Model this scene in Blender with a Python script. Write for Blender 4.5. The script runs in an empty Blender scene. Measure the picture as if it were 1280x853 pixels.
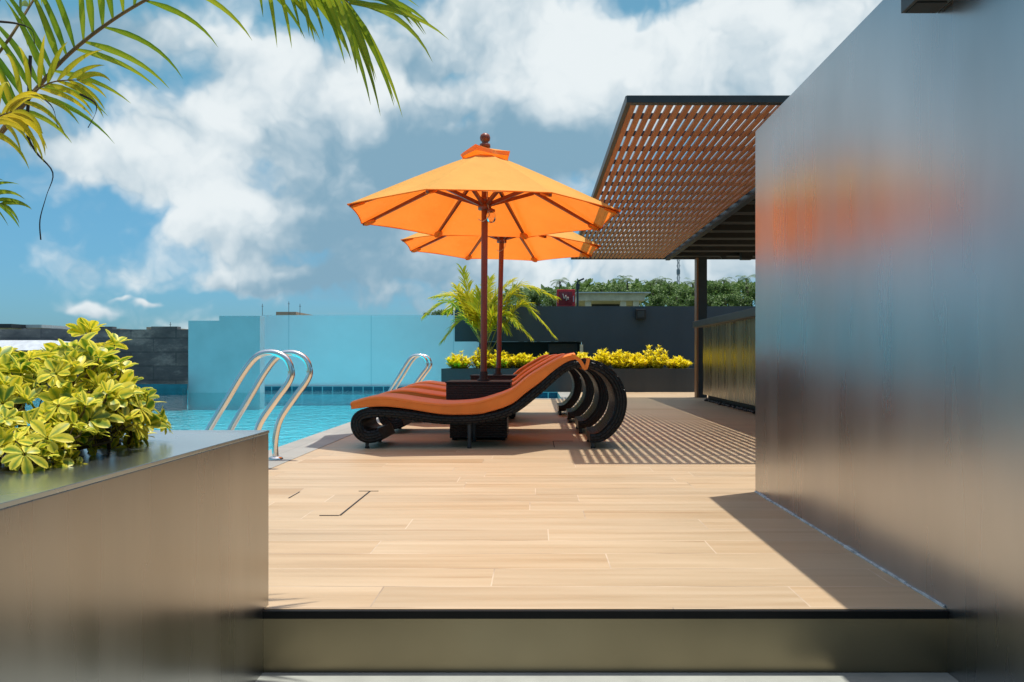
import bpy, bmesh, math, random
from mathutils import Vector, Matrix, noise as mnoise
R = math.radians
rnd = random.Random(7)
SC = bpy.context.scene
COL = SC.collection
EYE = 0.68
def P(px, py, Y):                       # survey of the place: point at depth Y
    return Vector(((px-670)*Y/1000, Y, EYE-(py-447)*Y/1000))

# ------------------------------------------------------------------ helpers
def tag(o, label=None, cat=None, group=None, kind=None):
    if label: o['label'] = label
    if cat: o['category'] = cat
    if group: o['group'] = group
    if kind: o['kind'] = kind
    return o
def empty(name, loc=(0, 0, 0), label=None, cat=None, group=None):
    o = bpy.data.objects.new(name, None); COL.objects.link(o); o.location = loc
    o.empty_display_size = .1
    return tag(o, label, cat, group)
def rootloc(p):
    v = Vector((0, 0, 0))
    while p is not None:
        v += Vector(p.location); p = p.parent
    return v
class MB:
    def __init__(s): s.v = []; s.f = []; s.uv = None; s.sm = []; s.col = []; s.mi = []
    def add(s, verts, faces, smooth=False, mi=0):
        b = len(s.v); s.v += [tuple(v) for v in verts]
        for f in faces:
            s.f.append(tuple(i+b for i in f)); s.sm.append(smooth); s.mi.append(mi)
        return b
    def box(s, x0, x1, y0, y1, z0, z1, bv=0.0, mi=0):
        if bv <= 0:
            v = [(x, y, z) for z in (z0, z1) for y in (y0, y1) for x in (x0, x1)]
            s.add(v, [(0, 2, 3, 1), (4, 5, 7, 6), (0, 1, 5, 4), (2, 6, 7, 3), (0, 4, 6, 2), (1, 3, 7, 5)], mi=mi)
        else:
            bm = bmesh.new(); bmesh.ops.create_cube(bm, size=1)
            for v in bm.verts:
                v.co = Vector(((x0+x1)/2+v.co.x*(x1-x0), (y0+y1)/2+v.co.y*(y1-y0), (z0+z1)/2+v.co.z*(z1-z0)))
            bmesh.ops.bevel(bm, geom=bm.edges[:], offset=bv, segments=2, affect='EDGES', profile=.6)
            bm.verts.index_update()
            s.add([v.co.copy() for v in bm.verts], [[v.index for v in f.verts] for f in bm.faces], mi=mi)
            bm.free()
        return s
    def bar(s, a, b, w, h, up=(0, 0, 1), w2=None, h2=None):
        a = Vector(a); b = Vector(b); t = (b-a).normalized(); up = Vector(up)
        x = t.cross(up)
        if x.length < 1e-4: x = t.cross(Vector((1, 0, 0)))
        x.normalize(); y = x.cross(t)
        w2 = w if w2 is None else w2; h2 = h if h2 is None else h2
        v = []
        for p, ww, hh in ((a, w, h), (b, w2, h2)):
            for sx, sy in ((-1, -1), (1, -1), (1, 1), (-1, 1)): v.append(p+x*sx*ww/2+y*sy*hh/2)
        s.add(v, [(3, 2, 1, 0), (4, 5, 6, 7), (0, 1, 5, 4), (1, 2, 6, 5), (2, 3, 7, 6), (3, 0, 4, 7)])
        return s
    def tube(s, pts, rad, n=10, cap=True):
        pts = [Vector(p) for p in pts]; N = len(pts)
        rs = rad if hasattr(rad, '__len__') else [rad]*N
        t0 = (pts[1]-pts[0]).normalized()
        ref = Vector((0, 0, 1)) if abs(t0.z) < .9 else Vector((1, 0, 0))
        v = []; x = t0.cross(ref).normalized()
        for i, p in enumerate(pts):
            t = (pts[min(i+1, N-1)]-pts[max(i-1, 0)]).normalized()
            x = (x-t*x.dot(t)).normalized(); y = t.cross(x)
            for k in range(n):
                a = 2*math.pi*k/n; v.append(p+(x*math.cos(a)+y*math.sin(a))*rs[i])
        f = []
        for i in range(N-1):
            for k in range(n):
                f.append((i*n+k, i*n+(k+1) % n, (i+1)*n+(k+1) % n, (i+1)*n+k))
        s.add(v, f, True)
        if cap:
            s.add(v[:n], [tuple(range(n-1, -1, -1))]); s.add(v[-n:], [tuple(range(n))])
        return s
    def lathe(s, prof, c, n=20, smooth=True):
        v = []; f = []
        for (r, z) in prof:
            for k in range(n):
                a = 2*math.pi*k/n; v.append((c[0]+r*math.cos(a), c[1]+r*math.sin(a), c[2]+z))
        for i in range(len(prof)-1):
            for k in range(n):
                f.append((i*n+k, i*n+(k+1) % n, (i+1)*n+(k+1) % n, (i+1)*n+k))
        s.add(v, f, smooth); return s
    def build(s, name, mat, parent=None, uvs=None):
        me = bpy.data.meshes.new(name)
        off = rootloc(parent) if parent else Vector((0, 0, 0))
        me.from_pydata([tuple(Vector(v)-off) for v in s.v], [], s.f)
        mats = mat if isinstance(mat, (list, tuple)) else [mat]
        for m in mats: me.materials.append(m)
        me.polygons.foreach_set('use_smooth', s.sm)
        me.polygons.foreach_set('material_index', s.mi)
        if uvs:
            l = me.uv_layers.new(name='UVMap')
            vi = [0]*len(me.loops); me.loops.foreach_get('vertex_index', vi)
            buf = []
            for i in vi: buf += uvs[i]
            l.data.foreach_set('uv', buf)
        if s.col:
            a = me.attributes.new('leaf', 'FLOAT_COLOR', 'POINT')
            a.data.foreach_set('color', [c for q in s.col for c in q])
        me.update()
        o = bpy.data.objects.new(name, me); COL.objects.link(o)
        if parent: o.parent = parent
        return o
def copy_tree(o, parent=None):
    c = o.copy(); COL.objects.link(c)
    if parent: c.parent = parent
    for ch in [x for x in KIDS if x[1] is o]: pass
    for ch in list(o.children): copy_tree(ch, c)
    return c
KIDS = []
def catmull(pts, n):
    out = []; L = len(pts)
    for i in range(L-1):
        p0 = pts[max(i-1, 0)]; p1 = pts[i]; p2 = pts[i+1]; p3 = pts[min(i+2, L-1)]
        for k in range(n):
            t = k/n
            out.append(tuple(.5*((2*b)+(-a+c)*t+(2*a-5*b+4*c-d)*t*t+(-a+3*b-3*c+d)*t**3) for a, b, c, d in zip(p0, p1, p2, p3)))
    out.append(tuple(pts[-1])); return out

# ------------------------------------------------------------------ materials
class M:
    def __init__(s, name):
        s.m = bpy.data.materials.new(name); s.m.use_nodes = True
        s.t = s.m.node_tree; s.n = s.t.nodes; s.b = s.n['Principled BSDF']; s.out = s.n['Material Output']
    def node(s, typ, **kw):
        n = s.n.new(typ)
        for k, v in kw.items():
            if k.startswith('i_'):
                key = k[2:]; key = int(key) if key.isdigit() else key.replace('_', ' ')
                n.inputs[key].default_value = v
            else: setattr(n, k, v)
        return n
    def link(s, a, b): s.t.links.new(a, b)
    def coords(s, kind='Object', scale=(1, 1, 1), rot=(0, 0, 0)):
        tc = s.node('ShaderNodeTexCoord'); mp = s.node('ShaderNodeMapping')
        mp.inputs['Scale'].default_value = scale; mp.inputs['Rotation'].default_value = rot
        s.link(tc.outputs[kind], mp.inputs['Vector']); return mp.outputs[0]
    def noise(s, vec, scale, detail=4, rough=.55):
        n = s.node('ShaderNodeTexNoise'); n.inputs['Scale'].default_value = scale
        n.inputs['Detail'].default_value = detail; n.inputs['Roughness'].default_value = rough
        if vec is not None: s.link(vec, n.inputs['Vector'])
        return n.outputs['Fac']
    def ramp(s, fac, stops):
        r = s.node('ShaderNodeValToRGB'); e = r.color_ramp.elements
        while len(e) < len(stops): e.new(.5)
        for q, (p, c) in zip(e, stops):
            q.position = p; q.color = (*c, 1) if len(c) == 3 else c
        s.link(fac, r.inputs[0]); return r.outputs[0]
    def rng(s, fac, a, b, c, d):
        r = s.node('ShaderNodeMapRange'); 
        for i, v in enumerate((a, b, c, d)): r.inputs[i+1].default_value = v
        s.link(fac, r.inputs[0]); return r.outputs[0]
    def mix(s, a, b, fac, mode='MIX'):
        n = s.node('ShaderNodeMix', data_type='RGBA', blend_type=mode)
        for sock, v in ((n.inputs[6], a), (n.inputs[7], b), (n.inputs[0], fac)):
            if hasattr(v, 'links'): s.link(v, sock)
            elif isinstance(v, (int, float)): sock.default_value = v
            else: sock.default_value = (*v, 1)
        return n.outputs[2]
    def bump(s, h, strength=.3, dist=.01):
        b = s.node('ShaderNodeBump'); b.inputs['Strength'].default_value = strength; b.inputs['Distance'].default_value = dist
        s.link(h, b.inputs['Height']); s.link(b.outputs[0], s.b.inputs['Normal']); return b
    def set(s, col=None, rough=None, metal=None, spec=None):
        for k, v in (('Base Color', col), ('Roughness', rough), ('Metallic', metal), ('Specular IOR Level', spec)):
            if v is None: continue
            if hasattr(v, 'links'): s.link(v, s.b.inputs[k])
            elif isinstance(v, (int, float)): s.b.inputs[k].default_value = v
            else: s.b.inputs[k].default_value = (*v, 1)
        return s

def plain(name, col, rough=.6, metal=0., var=.12, scale=6., bump=.0, spec=.5):
    m = M(name); v = m.coords()
    n = m.noise(v, scale, 5)
    f = m.rng(n, .3, .7, 1-var, 1+var)
    c = m.mix(col, f, 1., 'MULTIPLY')
    m.set(c, rough, metal, spec)
    if bump: m.bump(m.noise(v, scale*8, 4), bump, .004)
    return m.m
def sheet_metal(name, c0, c1, r0, r1, metal=1.0, streak=(2.6, 2.6, .22)):
    m = M(name)
    v = m.coords(scale=streak); n = m.noise(v, 1.6, 4, .55)
    n2 = m.noise(m.coords(scale=(1.1, 1.1, .5)), 1.5, 4)
    sc_ = m.noise(m.coords(scale=(14, 14, 2.2)), 2.2, 6, .7)
    mark = m.ramp(sc_, [(.0, (0, 0, 0)), (.72, (0, 0, 0)), (.82, (1, 1, 1))])
    f = m.ramp(n, [(.15, c0), (.85, c1)])
    f = m.mix(f, m.rng(n2, .3, .7, .86, 1.1), 1., 'MULTIPLY')
    f = m.mix(f, (c0[0]*.55, c0[1]*.55, c0[2]*.55), m.rng(mark, 0, 1, 0, .5))
    rr = m.rng(n, .25, .75, r0, r1)
    m.set(f, rr, metal)
    m.bump(m.noise(m.coords(scale=(2, 2, .6)), 1.5, 2), .03, .01)
    return m.m
MAT = {}
MAT['wall_metal'] = sheet_metal('blue grey brushed metal', (.41, .43, .45), (.50, .51, .515), .24, .33)
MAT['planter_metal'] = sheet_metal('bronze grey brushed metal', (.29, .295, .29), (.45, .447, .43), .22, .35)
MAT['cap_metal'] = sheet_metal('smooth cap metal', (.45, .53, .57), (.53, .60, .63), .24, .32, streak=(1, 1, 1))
MAT['riser_metal'] = sheet_metal('olive brushed metal', (.24, .195, .12), (.31, .26, .17), .30, .42, streak=(1.2, 1, .8))
MAT['bar_metal'] = sheet_metal('bar front brushed metal', (.30, .27, .20), (.46, .42, .32), .22, .36, streak=(6, 9., .3))
MAT['navy'] = sheet_metal('navy grey painted wall', (.026, .044, .064), (.034, .054, .076), .45, .6, metal=0., streak=(1, 1, .6))
MAT['dark_steel'] = plain('dark painted steel', (.03, .037, .043), .42, .2, .2)
MAT['black'] = plain('black recess', (.006, .007, .008), .6, 0, .2)
MAT['lip'] = plain('black nosing strip', (.006, .006, .006), .6, 0, .2, spec=.2)
MAT['sealant'] = plain('pale sealant', (.55, .6, .62), .6, 0, .4, 30.)
MAT['chrome'] = plain('polished steel', (.78, .77, .74), .14, 1., .06, 3.)
MAT['floor_stone'] = plain('pale stone', (.37, .39, .35), .55, 0, .10, 9., .05)
MAT['concrete'] = plain('concrete', (.64, .54, .40), .85, 0, .18, 3., .1)
MAT['white'] = plain('white painted sheet', (.46, .50, .53), .5, 0, .15)
MAT['red'] = plain('red enamel', (.55, .015, .025), .35, 0, .1)
MAT['red_dark'] = plain('red cabinet glass', (.20, .012, .02), .12, 0, .3)
MAT['hose'] = plain('canvas hose', (.55, .45, .38), .8, 0, .2)
MAT['soil'] = plain('dark soil', (.035, .025, .018), .95, 0, .5, 20., .5)
MAT['bark'] = plain('stem bark', (.14, .10, .05), .85, 0, .3, 15., .3)
MAT['palmstem'] = plain('palm stem', (.26, .24, .05), .6, 0, .3, 8.)
MAT['rachis'] = plain('brown palm stalk', (.22, .13, .04), .55, 0, .35, 9.)
MAT['dry'] = plain('dry leaf', (.035, .022, .014), .8, 0, .4, 20.)
MAT['tanroof'] = plain('tan roof', (.45, .33, .25), .8, 0, .15)
MAT['rubber'] = plain('black rubber', (.012, .012, .012), .7)
MAT['pebble'] = plain('black pebbles', (.02, .021, .024), .4, 0, .6, 30.)
MAT['ground'] = plain('ground', (.08, .10, .05), .95, 0, .4, .2)
MAT['trunk'] = plain('tree trunk', (.12, .09, .06), .9, 0, .3, 4.)

def mk_wood(name, c0, c1, c2, rough=.5, stretch=(25, 1.5, 25)):
    m = M(name); v = m.coords(scale=stretch)
    n = m.noise(v, 1.3, 6, .6)
    m.set(m.ramp(n, [(.25, c0), (.5, c1), (.78, c2)]), rough)
    m.bump(n, .15, .003); return m.m
MAT['slat'] = mk_wood('red brown timber slats', (.28, .105, .045), (.41, .165, .072), (.50, .22, .10), .5)
MAT['redwood'] = mk_wood('varnished red wood', (.15, .030, .014), (.22, .045, .020), (.28, .065, .028), .35, (25, 25, 1.5))
MAT['post_reflection'] = mk_wood('post cladding', (.16, .07, .03), (.24, .11, .05), (.30, .15, .07), .45, (25, 25, 1.))  # brown that stands in for the warm reflection on the post

def mk_deck():
    m = M('wood look porcelain planks')
    v0 = m.coords(); sp = m.node('ShaderNodeSeparateXYZ'); m.link(v0, sp.inputs[0])
    dv = m.node('ShaderNodeMath', operation='DIVIDE'); m.link(sp.outputs[1], dv.inputs[0]); dv.inputs[1].default_value = .198
    fl = m.node('ShaderNodeMath', operation='FLOOR'); m.link(dv.outputs[0], fl.inputs[0])
    wn = m.node('ShaderNodeTexWhiteNoise', noise_dimensions='1D'); m.link(fl.outputs[0], wn.inputs['W'])
    ma = m.node('ShaderNodeMath', operation='MULTIPLY_ADD'); m.link(wn.outputs['Value'], ma.inputs[0]); ma.inputs[1].default_value = 1.2; m.link(sp.outputs[0], ma.inputs[2])
    cv = m.node('ShaderNodeCombineXYZ'); m.link(ma.outputs[0], cv.inputs[0]); m.link(sp.outputs[1], cv.inputs[1])
    v = cv.outputs[0]
    b = m.node('ShaderNodeTexBrick', offset=0., offset_frequency=2, squash=1.)
    m.link(v, b.inputs['Vector'])
    b.inputs['Scale'].default_value = 1; b.inputs['Brick Width'].default_value = 1.2; b.inputs['Row Height'].default_value = .198
    b.inputs['Mortar Size'].default_value = .0022; b.inputs['Mortar Smooth'].default_value = .1; b.inputs['Bias'].default_value = 0
    b.inputs['Color1'].default_value = (0, 0, 0, 1); b.inputs['Color2'].default_value = (1, 1, 1, 1); b.inputs['Mortar'].default_value = (.5, .5, .5, 1)
    # random offset per plank drives the grain
    rn = m.node('ShaderNodeMath', operation='MULTIPLY'); m.link(b.outputs['Color'], rn.inputs[0]); rn.inputs[1].default_value = 37.
    comb = m.node('ShaderNodeCombineXYZ'); m.link(rn.outputs[0], comb.inputs[2])
    add = m.node('ShaderNodeVectorMath', operation='ADD')
    m.link(m.coords(scale=(.9, 17, 1)), add.inputs[0]); m.link(comb.outputs[0], add.inputs[1])
    g = m.noise(add.outputs[0], 1.0, 6, .62)
    add2 = m.node('ShaderNodeVectorMath', operation='ADD')
    m.link(m.coords(scale=(.6, 16, 1)), add2.inputs[0]); m.link(comb.outputs[0], add2.inputs[1])
    g2 = m.noise(add2.outputs[0], 1.0, 3, .5)
    base = m.ramp(g, [(.22, (.365, .25, .142)), (.42, (.435, .317, .19)), (.60, (.48, .36, .228)), (.80, (.515, .40, .265))])
    tone = m.ramp(b.outputs['Color'], [(0, (.92, .91, .90)), (.3, (1, 1, 1)), (.8, (1.03, 1.0, .97)), (.93, (.97, .93, .88)), (1, (.80, .70, .60))])
    c = m.mix(base, tone, 1., 'MULTIPLY')
    streak = m.ramp(g2, [(.0, (.62, .52, .42)), (.27, (.78, .70, .61)), (.36, (1, 1, 1))])
    c = m.mix(c, streak, 1., 'MULTIPLY')
    n3 = m.noise(m.coords(), .5, 3)
    c = m.mix(c, m.rng(n3, .3, .7, .95, 1.04), 1., 'MULTIPLY')
    dirt = m.noise(m.coords(scale=(1, 1, 1)), 3., 3)
    c = m.mix(c, m.ramp(dirt, [(.38, (.30, .22, .15)), (.55, (.56, .44, .31))]), b.outputs['Fac'])
    m.set(c, m.rng(g, .3, .7, .42, .55))
    inv = m.node('ShaderNodeMath', operation='SUBTRACT'); inv.inputs[0].default_value = 1; m.link(b.outputs['Fac'], inv.inputs[1])
    m.bump(inv.outputs[0], .25, .003)
    return m.m
MAT['deck'] = mk_deck()

def mk_tiles(name, c0, c1, mortar, bw, bh, rot=(0, 0, 0), rough=.2, ms=.004, offset=0., kind='Object', blotch=.1):
    m = M(name); v = m.coords(kind, rot=rot)
    b = m.node('ShaderNodeTexBrick', offset=offset)
    m.link(v, b.inputs['Vector']); b.inputs['Scale'].default_value = 1
    b.inputs['Brick Width'].default_value = bw; b.inputs['Row Height'].default_value = bh; b.inputs['Mortar Size'].default_value = ms
    b.inputs['Color1'].default_value = (*c0, 1); b.inputs['Color2'].default_value = (*c1, 1); b.inputs['Mortar'].default_value = (*mortar, 1)
    n = m.noise(m.coords(), 2.5, 4)
    m.set(m.mix(b.outputs['Color'], m.rng(n, .3, .7, 1-blotch, 1+blotch), 1., 'MULTIPLY'), rough)
    return m.m
MAT['pool_tile'] = mk_tiles('turquoise mosaic', (.05, .68, .84), (.08, .78, .90), (.18, .70, .80), .1, .1)
MAT['band_tile'] = mk_tiles('dark blue waterline tile', (.006, .07, .12), (.012, .11, .17), (.20, .42, .46), .24, .2, rot=(R(-90), 0, 0), ms=.012)
MAT['coping'] = mk_tiles('grey coping stone', (.27, .27, .245), (.31, .305, .275), (.22, .22, .2), .6, .6, rough=.6)
MAT['bluewall'] = mk_tiles('light blue painted panels', (.76, .73, .755), (.78, .75, .775), (.56, .60, .64), 1.95, 4., rot=(R(-90), 0, 0), rough=.45, ms=.012, blotch=.025)
MAT['bluegrey'] = plain('grey blue painted wall', (.42, .45, .48), .45, 0, .08, 2.)
MAT['tealcurb'] = plain('dark teal glazed curb', (.01, .09, .12), .15, 0, .3, 3.)

def mk_block():
    m = M('weathered block wall'); v = m.coords(rot=(R(-90), 0, 0))
    b = m.node('ShaderNodeTexBrick', offset=.5); m.link(v, b.inputs['Vector'])
    b.inputs['Scale'].default_value = 1; b.inputs['Brick Width'].default_value = 1.35; b.inputs['Row Height'].default_value = .42; b.inputs['Mortar Size'].default_value = .02
    b.inputs['Color1'].default_value = (.12, .13, .14, 1); b.inputs['Color2'].default_value = (.17, .172, .168, 1); b.inputs['Mortar'].default_value = (.10, .11, .115, 1)
    n = m.noise(m.coords(scale=(.8, 1, 1.6)), 1.1, 8, .72)
    c = m.mix(b.outputs['Color'], m.ramp(n, [(.3, (.5, .55, .6)), (.5, (1, 1, 1)), (.72, (3.2, 2.9, 2.6))]), 1., 'MULTIPLY')
    m.set(c, .9); m.bump(n, .4, .02); return m.m
MAT['block'] = mk_block()

def mk_fabric(name, front, trans, tf, rough=.8, wr=.4):
    m = M(name); v = m.coords()
    w = m.noise(m.coords(scale=(1, 1, 1)), 5., 4)
    weave = m.noise(v, 220., 2)
    d = m.node('ShaderNodeBsdfDiffuse'); t = m.node('ShaderNodeBsdfTranslucent')
    nz = m.rng(m.noise(v, 3., 4), .3, .7, .94, 1.05)
    m.link(m.mix(front, nz, 1., 'MULTIPLY'), d.inputs[0]); m.link(m.mix(trans, nz, 1., 'MULTIPLY'), t.inputs[0])
    mx = m.node('ShaderNodeMixShader'); mx.inputs[0].default_value = tf
    b1 = m.node('ShaderNodeBump'); b1.inputs['Strength'].default_value = wr; b1.inputs['Distance'].default_value = .03; m.link(w, b1.inputs['Height'])
    b2 = m.node('ShaderNodeBump'); b2.inputs['Strength'].default_value = .15; b2.inputs['Distance'].default_value = .002; m.link(weave, b2.inputs['Height'])
    m.link(b1.outputs[0], b2.inputs['Normal'])
    m.link(b2.outputs[0], d.inputs['Normal']); m.link(b2.outputs[0], t.inputs['Normal'])
    m.link(d.outputs[0], mx.inputs[1]); m.link(t.outputs[0], mx.inputs[2]); m.link(mx.outputs[0], m.out.inputs[0])
    return m.m
MAT['canopy'] = mk_fabric('orange canopy fabric', (1.0, .62, .19), (1.0, .19, .012), .52)
MAT['pocket'] = mk_fabric('orange pocket fabric', (.95, .34, .05), (.95, .18, .012), .45)
def mk_cushion():
    m = M('orange outdoor cushion'); v = m.coords()
    n = m.noise(v, 4., 4); w = m.noise(v, 260., 2)
    c = m.mix((.96, .25, .045), m.rng(n, .3, .7, .88, 1.1), 1., 'MULTIPLY')
    m.set(c, .82, 0, .25)
    m.b.inputs['Sheen Weight'].default_value = .25
    b1 = m.bump(n, .25, .03)
    return m.m
MAT['cushion'] = mk_cushion()
def mk_rattan(kind='UV'):
    m = M('black woven rattan'); v = m.coords(kind)
    b = m.node('ShaderNodeTexBrick', offset=.5); m.link(v, b.inputs['Vector'])
    b.inputs['Scale'].default_value = 1; b.inputs['Brick Width'].default_value = .05; b.inputs['Row Height'].default_value = .02
    b.inputs['Mortar Size'].default_value = .005; b.inputs['Mortar Smooth'].default_value = 1.
    b.inputs['Color1'].default_value = (.005, .005, .0055, 1); b.inputs['Color2'].default_value = (.011, .0105, .0105, 1); b.inputs['Mortar'].default_value = (.003, .003, .003, 1)
    m.set(b.outputs['Color'], .34, 0, .32)
    inv = m.node('ShaderNodeMath', operation='SUBTRACT'); inv.inputs[0].default_value = 1; m.link(b.outputs['Fac'], inv.inputs[1])
    m.bump(inv.outputs[0], 1., .012); return m.m
MAT['rattan'] = mk_rattan()
def mk_rattan_box():
    m = M('black woven rattan box'); tc = m.node('ShaderNodeTexCoord')
    sx = m.node('ShaderNodeSeparateXYZ'); m.link(tc.outputs['Object'], sx.inputs[0])
    ad = m.node('ShaderNodeMath', operation='ADD'); m.link(sx.outputs[0], ad.inputs[0]); m.link(sx.outputs[1], ad.inputs[1])
    cb = m.node('ShaderNodeCombineXYZ'); m.link(ad.outputs[0], cb.inputs[0]); m.link(sx.outputs[2], cb.inputs[1])
    b = m.node('ShaderNodeTexBrick', offset=.5); m.link(cb.outputs[0], b.inputs['Vector'])
    b.inputs['Scale'].default_value = 1; b.inputs['Brick Width'].default_value = .05; b.inputs['Row Height'].default_value = .02
    b.inputs['Mortar Size'].default_value = .005; b.inputs['Mortar Smooth'].default_value = 1.
    b.inputs['Color1'].default_value = (.006, .006, .0065, 1); b.inputs['Color2'].default_value = (.013, .0125, .0125, 1); b.inputs['Mortar'].default_value = (.003, .003, .003, 1)
    m.set(b.outputs['Color'], .42)
    inv = m.node('ShaderNodeMath', operation='SUBTRACT'); inv.inputs[0].default_value = 1; m.link(b.outputs['Fac'], inv.inputs[1])
    m.bump(inv.outputs[0], .8, .006); return m.m
MAT['rattan_box'] = mk_rattan_box()

def mk_leaf(name, stops, tf=.35, rough=.4, tsat=1.25):
    """leaf attribute: r = 0 at midrib .. 1 at margin, g = random tone, b = along leaf"""
    m = M(name); at = m.node('ShaderNodeAttribute', attribute_name='leaf')
    sp = m.node('ShaderNodeSeparateColor'); m.link(at.outputs['Color'], sp.inputs[0])
    nz = m.noise(m.coords(), 60., 3)
    a = m.node('ShaderNodeMath', operation='ADD'); m.link(sp.outputs[0], a.inputs[0])
    q = m.rng(nz, .3, .7, -.22, .22); m.link(q, a.inputs[1])
    c1 = m.ramp(a.outputs[0], stops[0]); c2 = m.ramp(a.outputs[0], stops[1])
    c = m.mix(c1, c2, sp.outputs[1])
    m.set(c, rough, 0, .4)
    t = m.node('ShaderNodeBsdfTranslucent'); m.link(c, t.inputs[0])
    mx = m.node('ShaderNodeMixShader'); mx.inputs[0].default_value = tf
    m.link(m.b.outputs[0], mx.inputs[1]); m.link(t.outputs[0], mx.inputs[2]); m.link(mx.outputs[0], m.out.inputs[0])
    return m.m
MAT['schef'] = mk_leaf('variegated umbrella plant leaf',
    [[(.0, (.26, .38, .03)), (.2, (.50, .50, .03)), (.40, (.88, .74, .035)), (1, (.93, .82, .11))],
     [(.0, (.07, .19, .02)), (.45, (.13, .27, .025)), (.66, (.62, .60, .04)), (1, (.88, .80, .12))]], .35)
MAT['gold'] = mk_leaf('golden shrub leaf',
    [[(.0, (.86, .72, .012)), (1, (.92, .78, .02))], [(.0, (.36, .42, .012)), (1, (.58, .58, .015))]], .42, .5)
MAT['areca'] = mk_leaf('yellow green palm leaflet',
    [[(.0, (.66, .58, .02)), (1, (.78, .64, .03))], [(.0, (.30, .40, .015)), (1, (.42, .48, .02))]], .45, .4)
MAT['frond'] = mk_leaf('green palm leaflet',
    [[(.0, (.48, .48, .03)), (1, (.34, .42, .025))], [(.0, (.26, .36, .018)), (1, (.12, .23, .014))]], .45, .38)
MAT['frondy'] = mk_leaf('yellowing palm leaflet',
    [[(.0, (.70, .56, .03)), (1, (.60, .46, .03))], [(.0, (.44, .44, .02)), (1, (.3, .34, .02))]], .45, .38)
MAT['tree'] = mk_leaf('tropical tree leaves',
    [[(.0, (.12, .21, .05)), (1, (.18, .27, .07))], [(.0, (.05, .115, .035)), (1, (.085, .15, .045))]], .3, .6)

def mk_water():
    m = M('pool water')
    v = m.coords(scale=(1, .8, 1)); n1 = m.noise(v, 5.5, 3, .5); n2 = m.noise(m.coords(scale=(1.3, .7, 1)), 14., 3, .5)
    h = m.mix(n1, n2, .35)
    b = m.node('ShaderNodeBump'); b.inputs['Strength'].default_value = .8; b.inputs['Distance'].default_value = .05; m.link(h, b.inputs['Height'])
    fr = m.node('ShaderNodeFresnel'); fr.inputs[0].default_value = 1.33; m.link(b.outputs[0], fr.inputs['Normal'])
    g = m.node('ShaderNodeBsdfGlossy'); g.inputs['Roughness'].default_value = .03; m.link(b.outputs[0], g.inputs['Normal'])
    t = m.node('ShaderNodeBsdfTransparent'); t.inputs[0].default_value = (.72, .96, .985, 1)
    mx = m.node('ShaderNodeMixShader'); m.link(fr.outputs[0], mx.inputs[0]); m.link(t.outputs[0], mx.inputs[1]); m.link(g.outputs[0], mx.inputs[2])
    m.link(mx.outputs[0], m.out.inputs[0]); return m.m
MAT['water'] = mk_water()
def mk_glass():
    m = M('clear lamp glass')
    g = m.node('ShaderNodeBsdfGlossy'); g.inputs['Roughness'].default_value = .05
    t = m.node('ShaderNodeBsdfTransparent'); t.inputs[0].default_value = (.92, .90, .88, 1)
    fr = m.node('ShaderNodeFresnel'); mx = m.node('ShaderNodeMixShader')
    m.link(fr.outputs[0], mx.inputs[0]); m.link(t.outputs[0], mx.inputs[1]); m.link(g.outputs[0], mx.inputs[2]); m.link(mx.outputs[0], m.out.inputs[0]); return m.m
MAT['glass'] = mk_glass()

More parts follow.
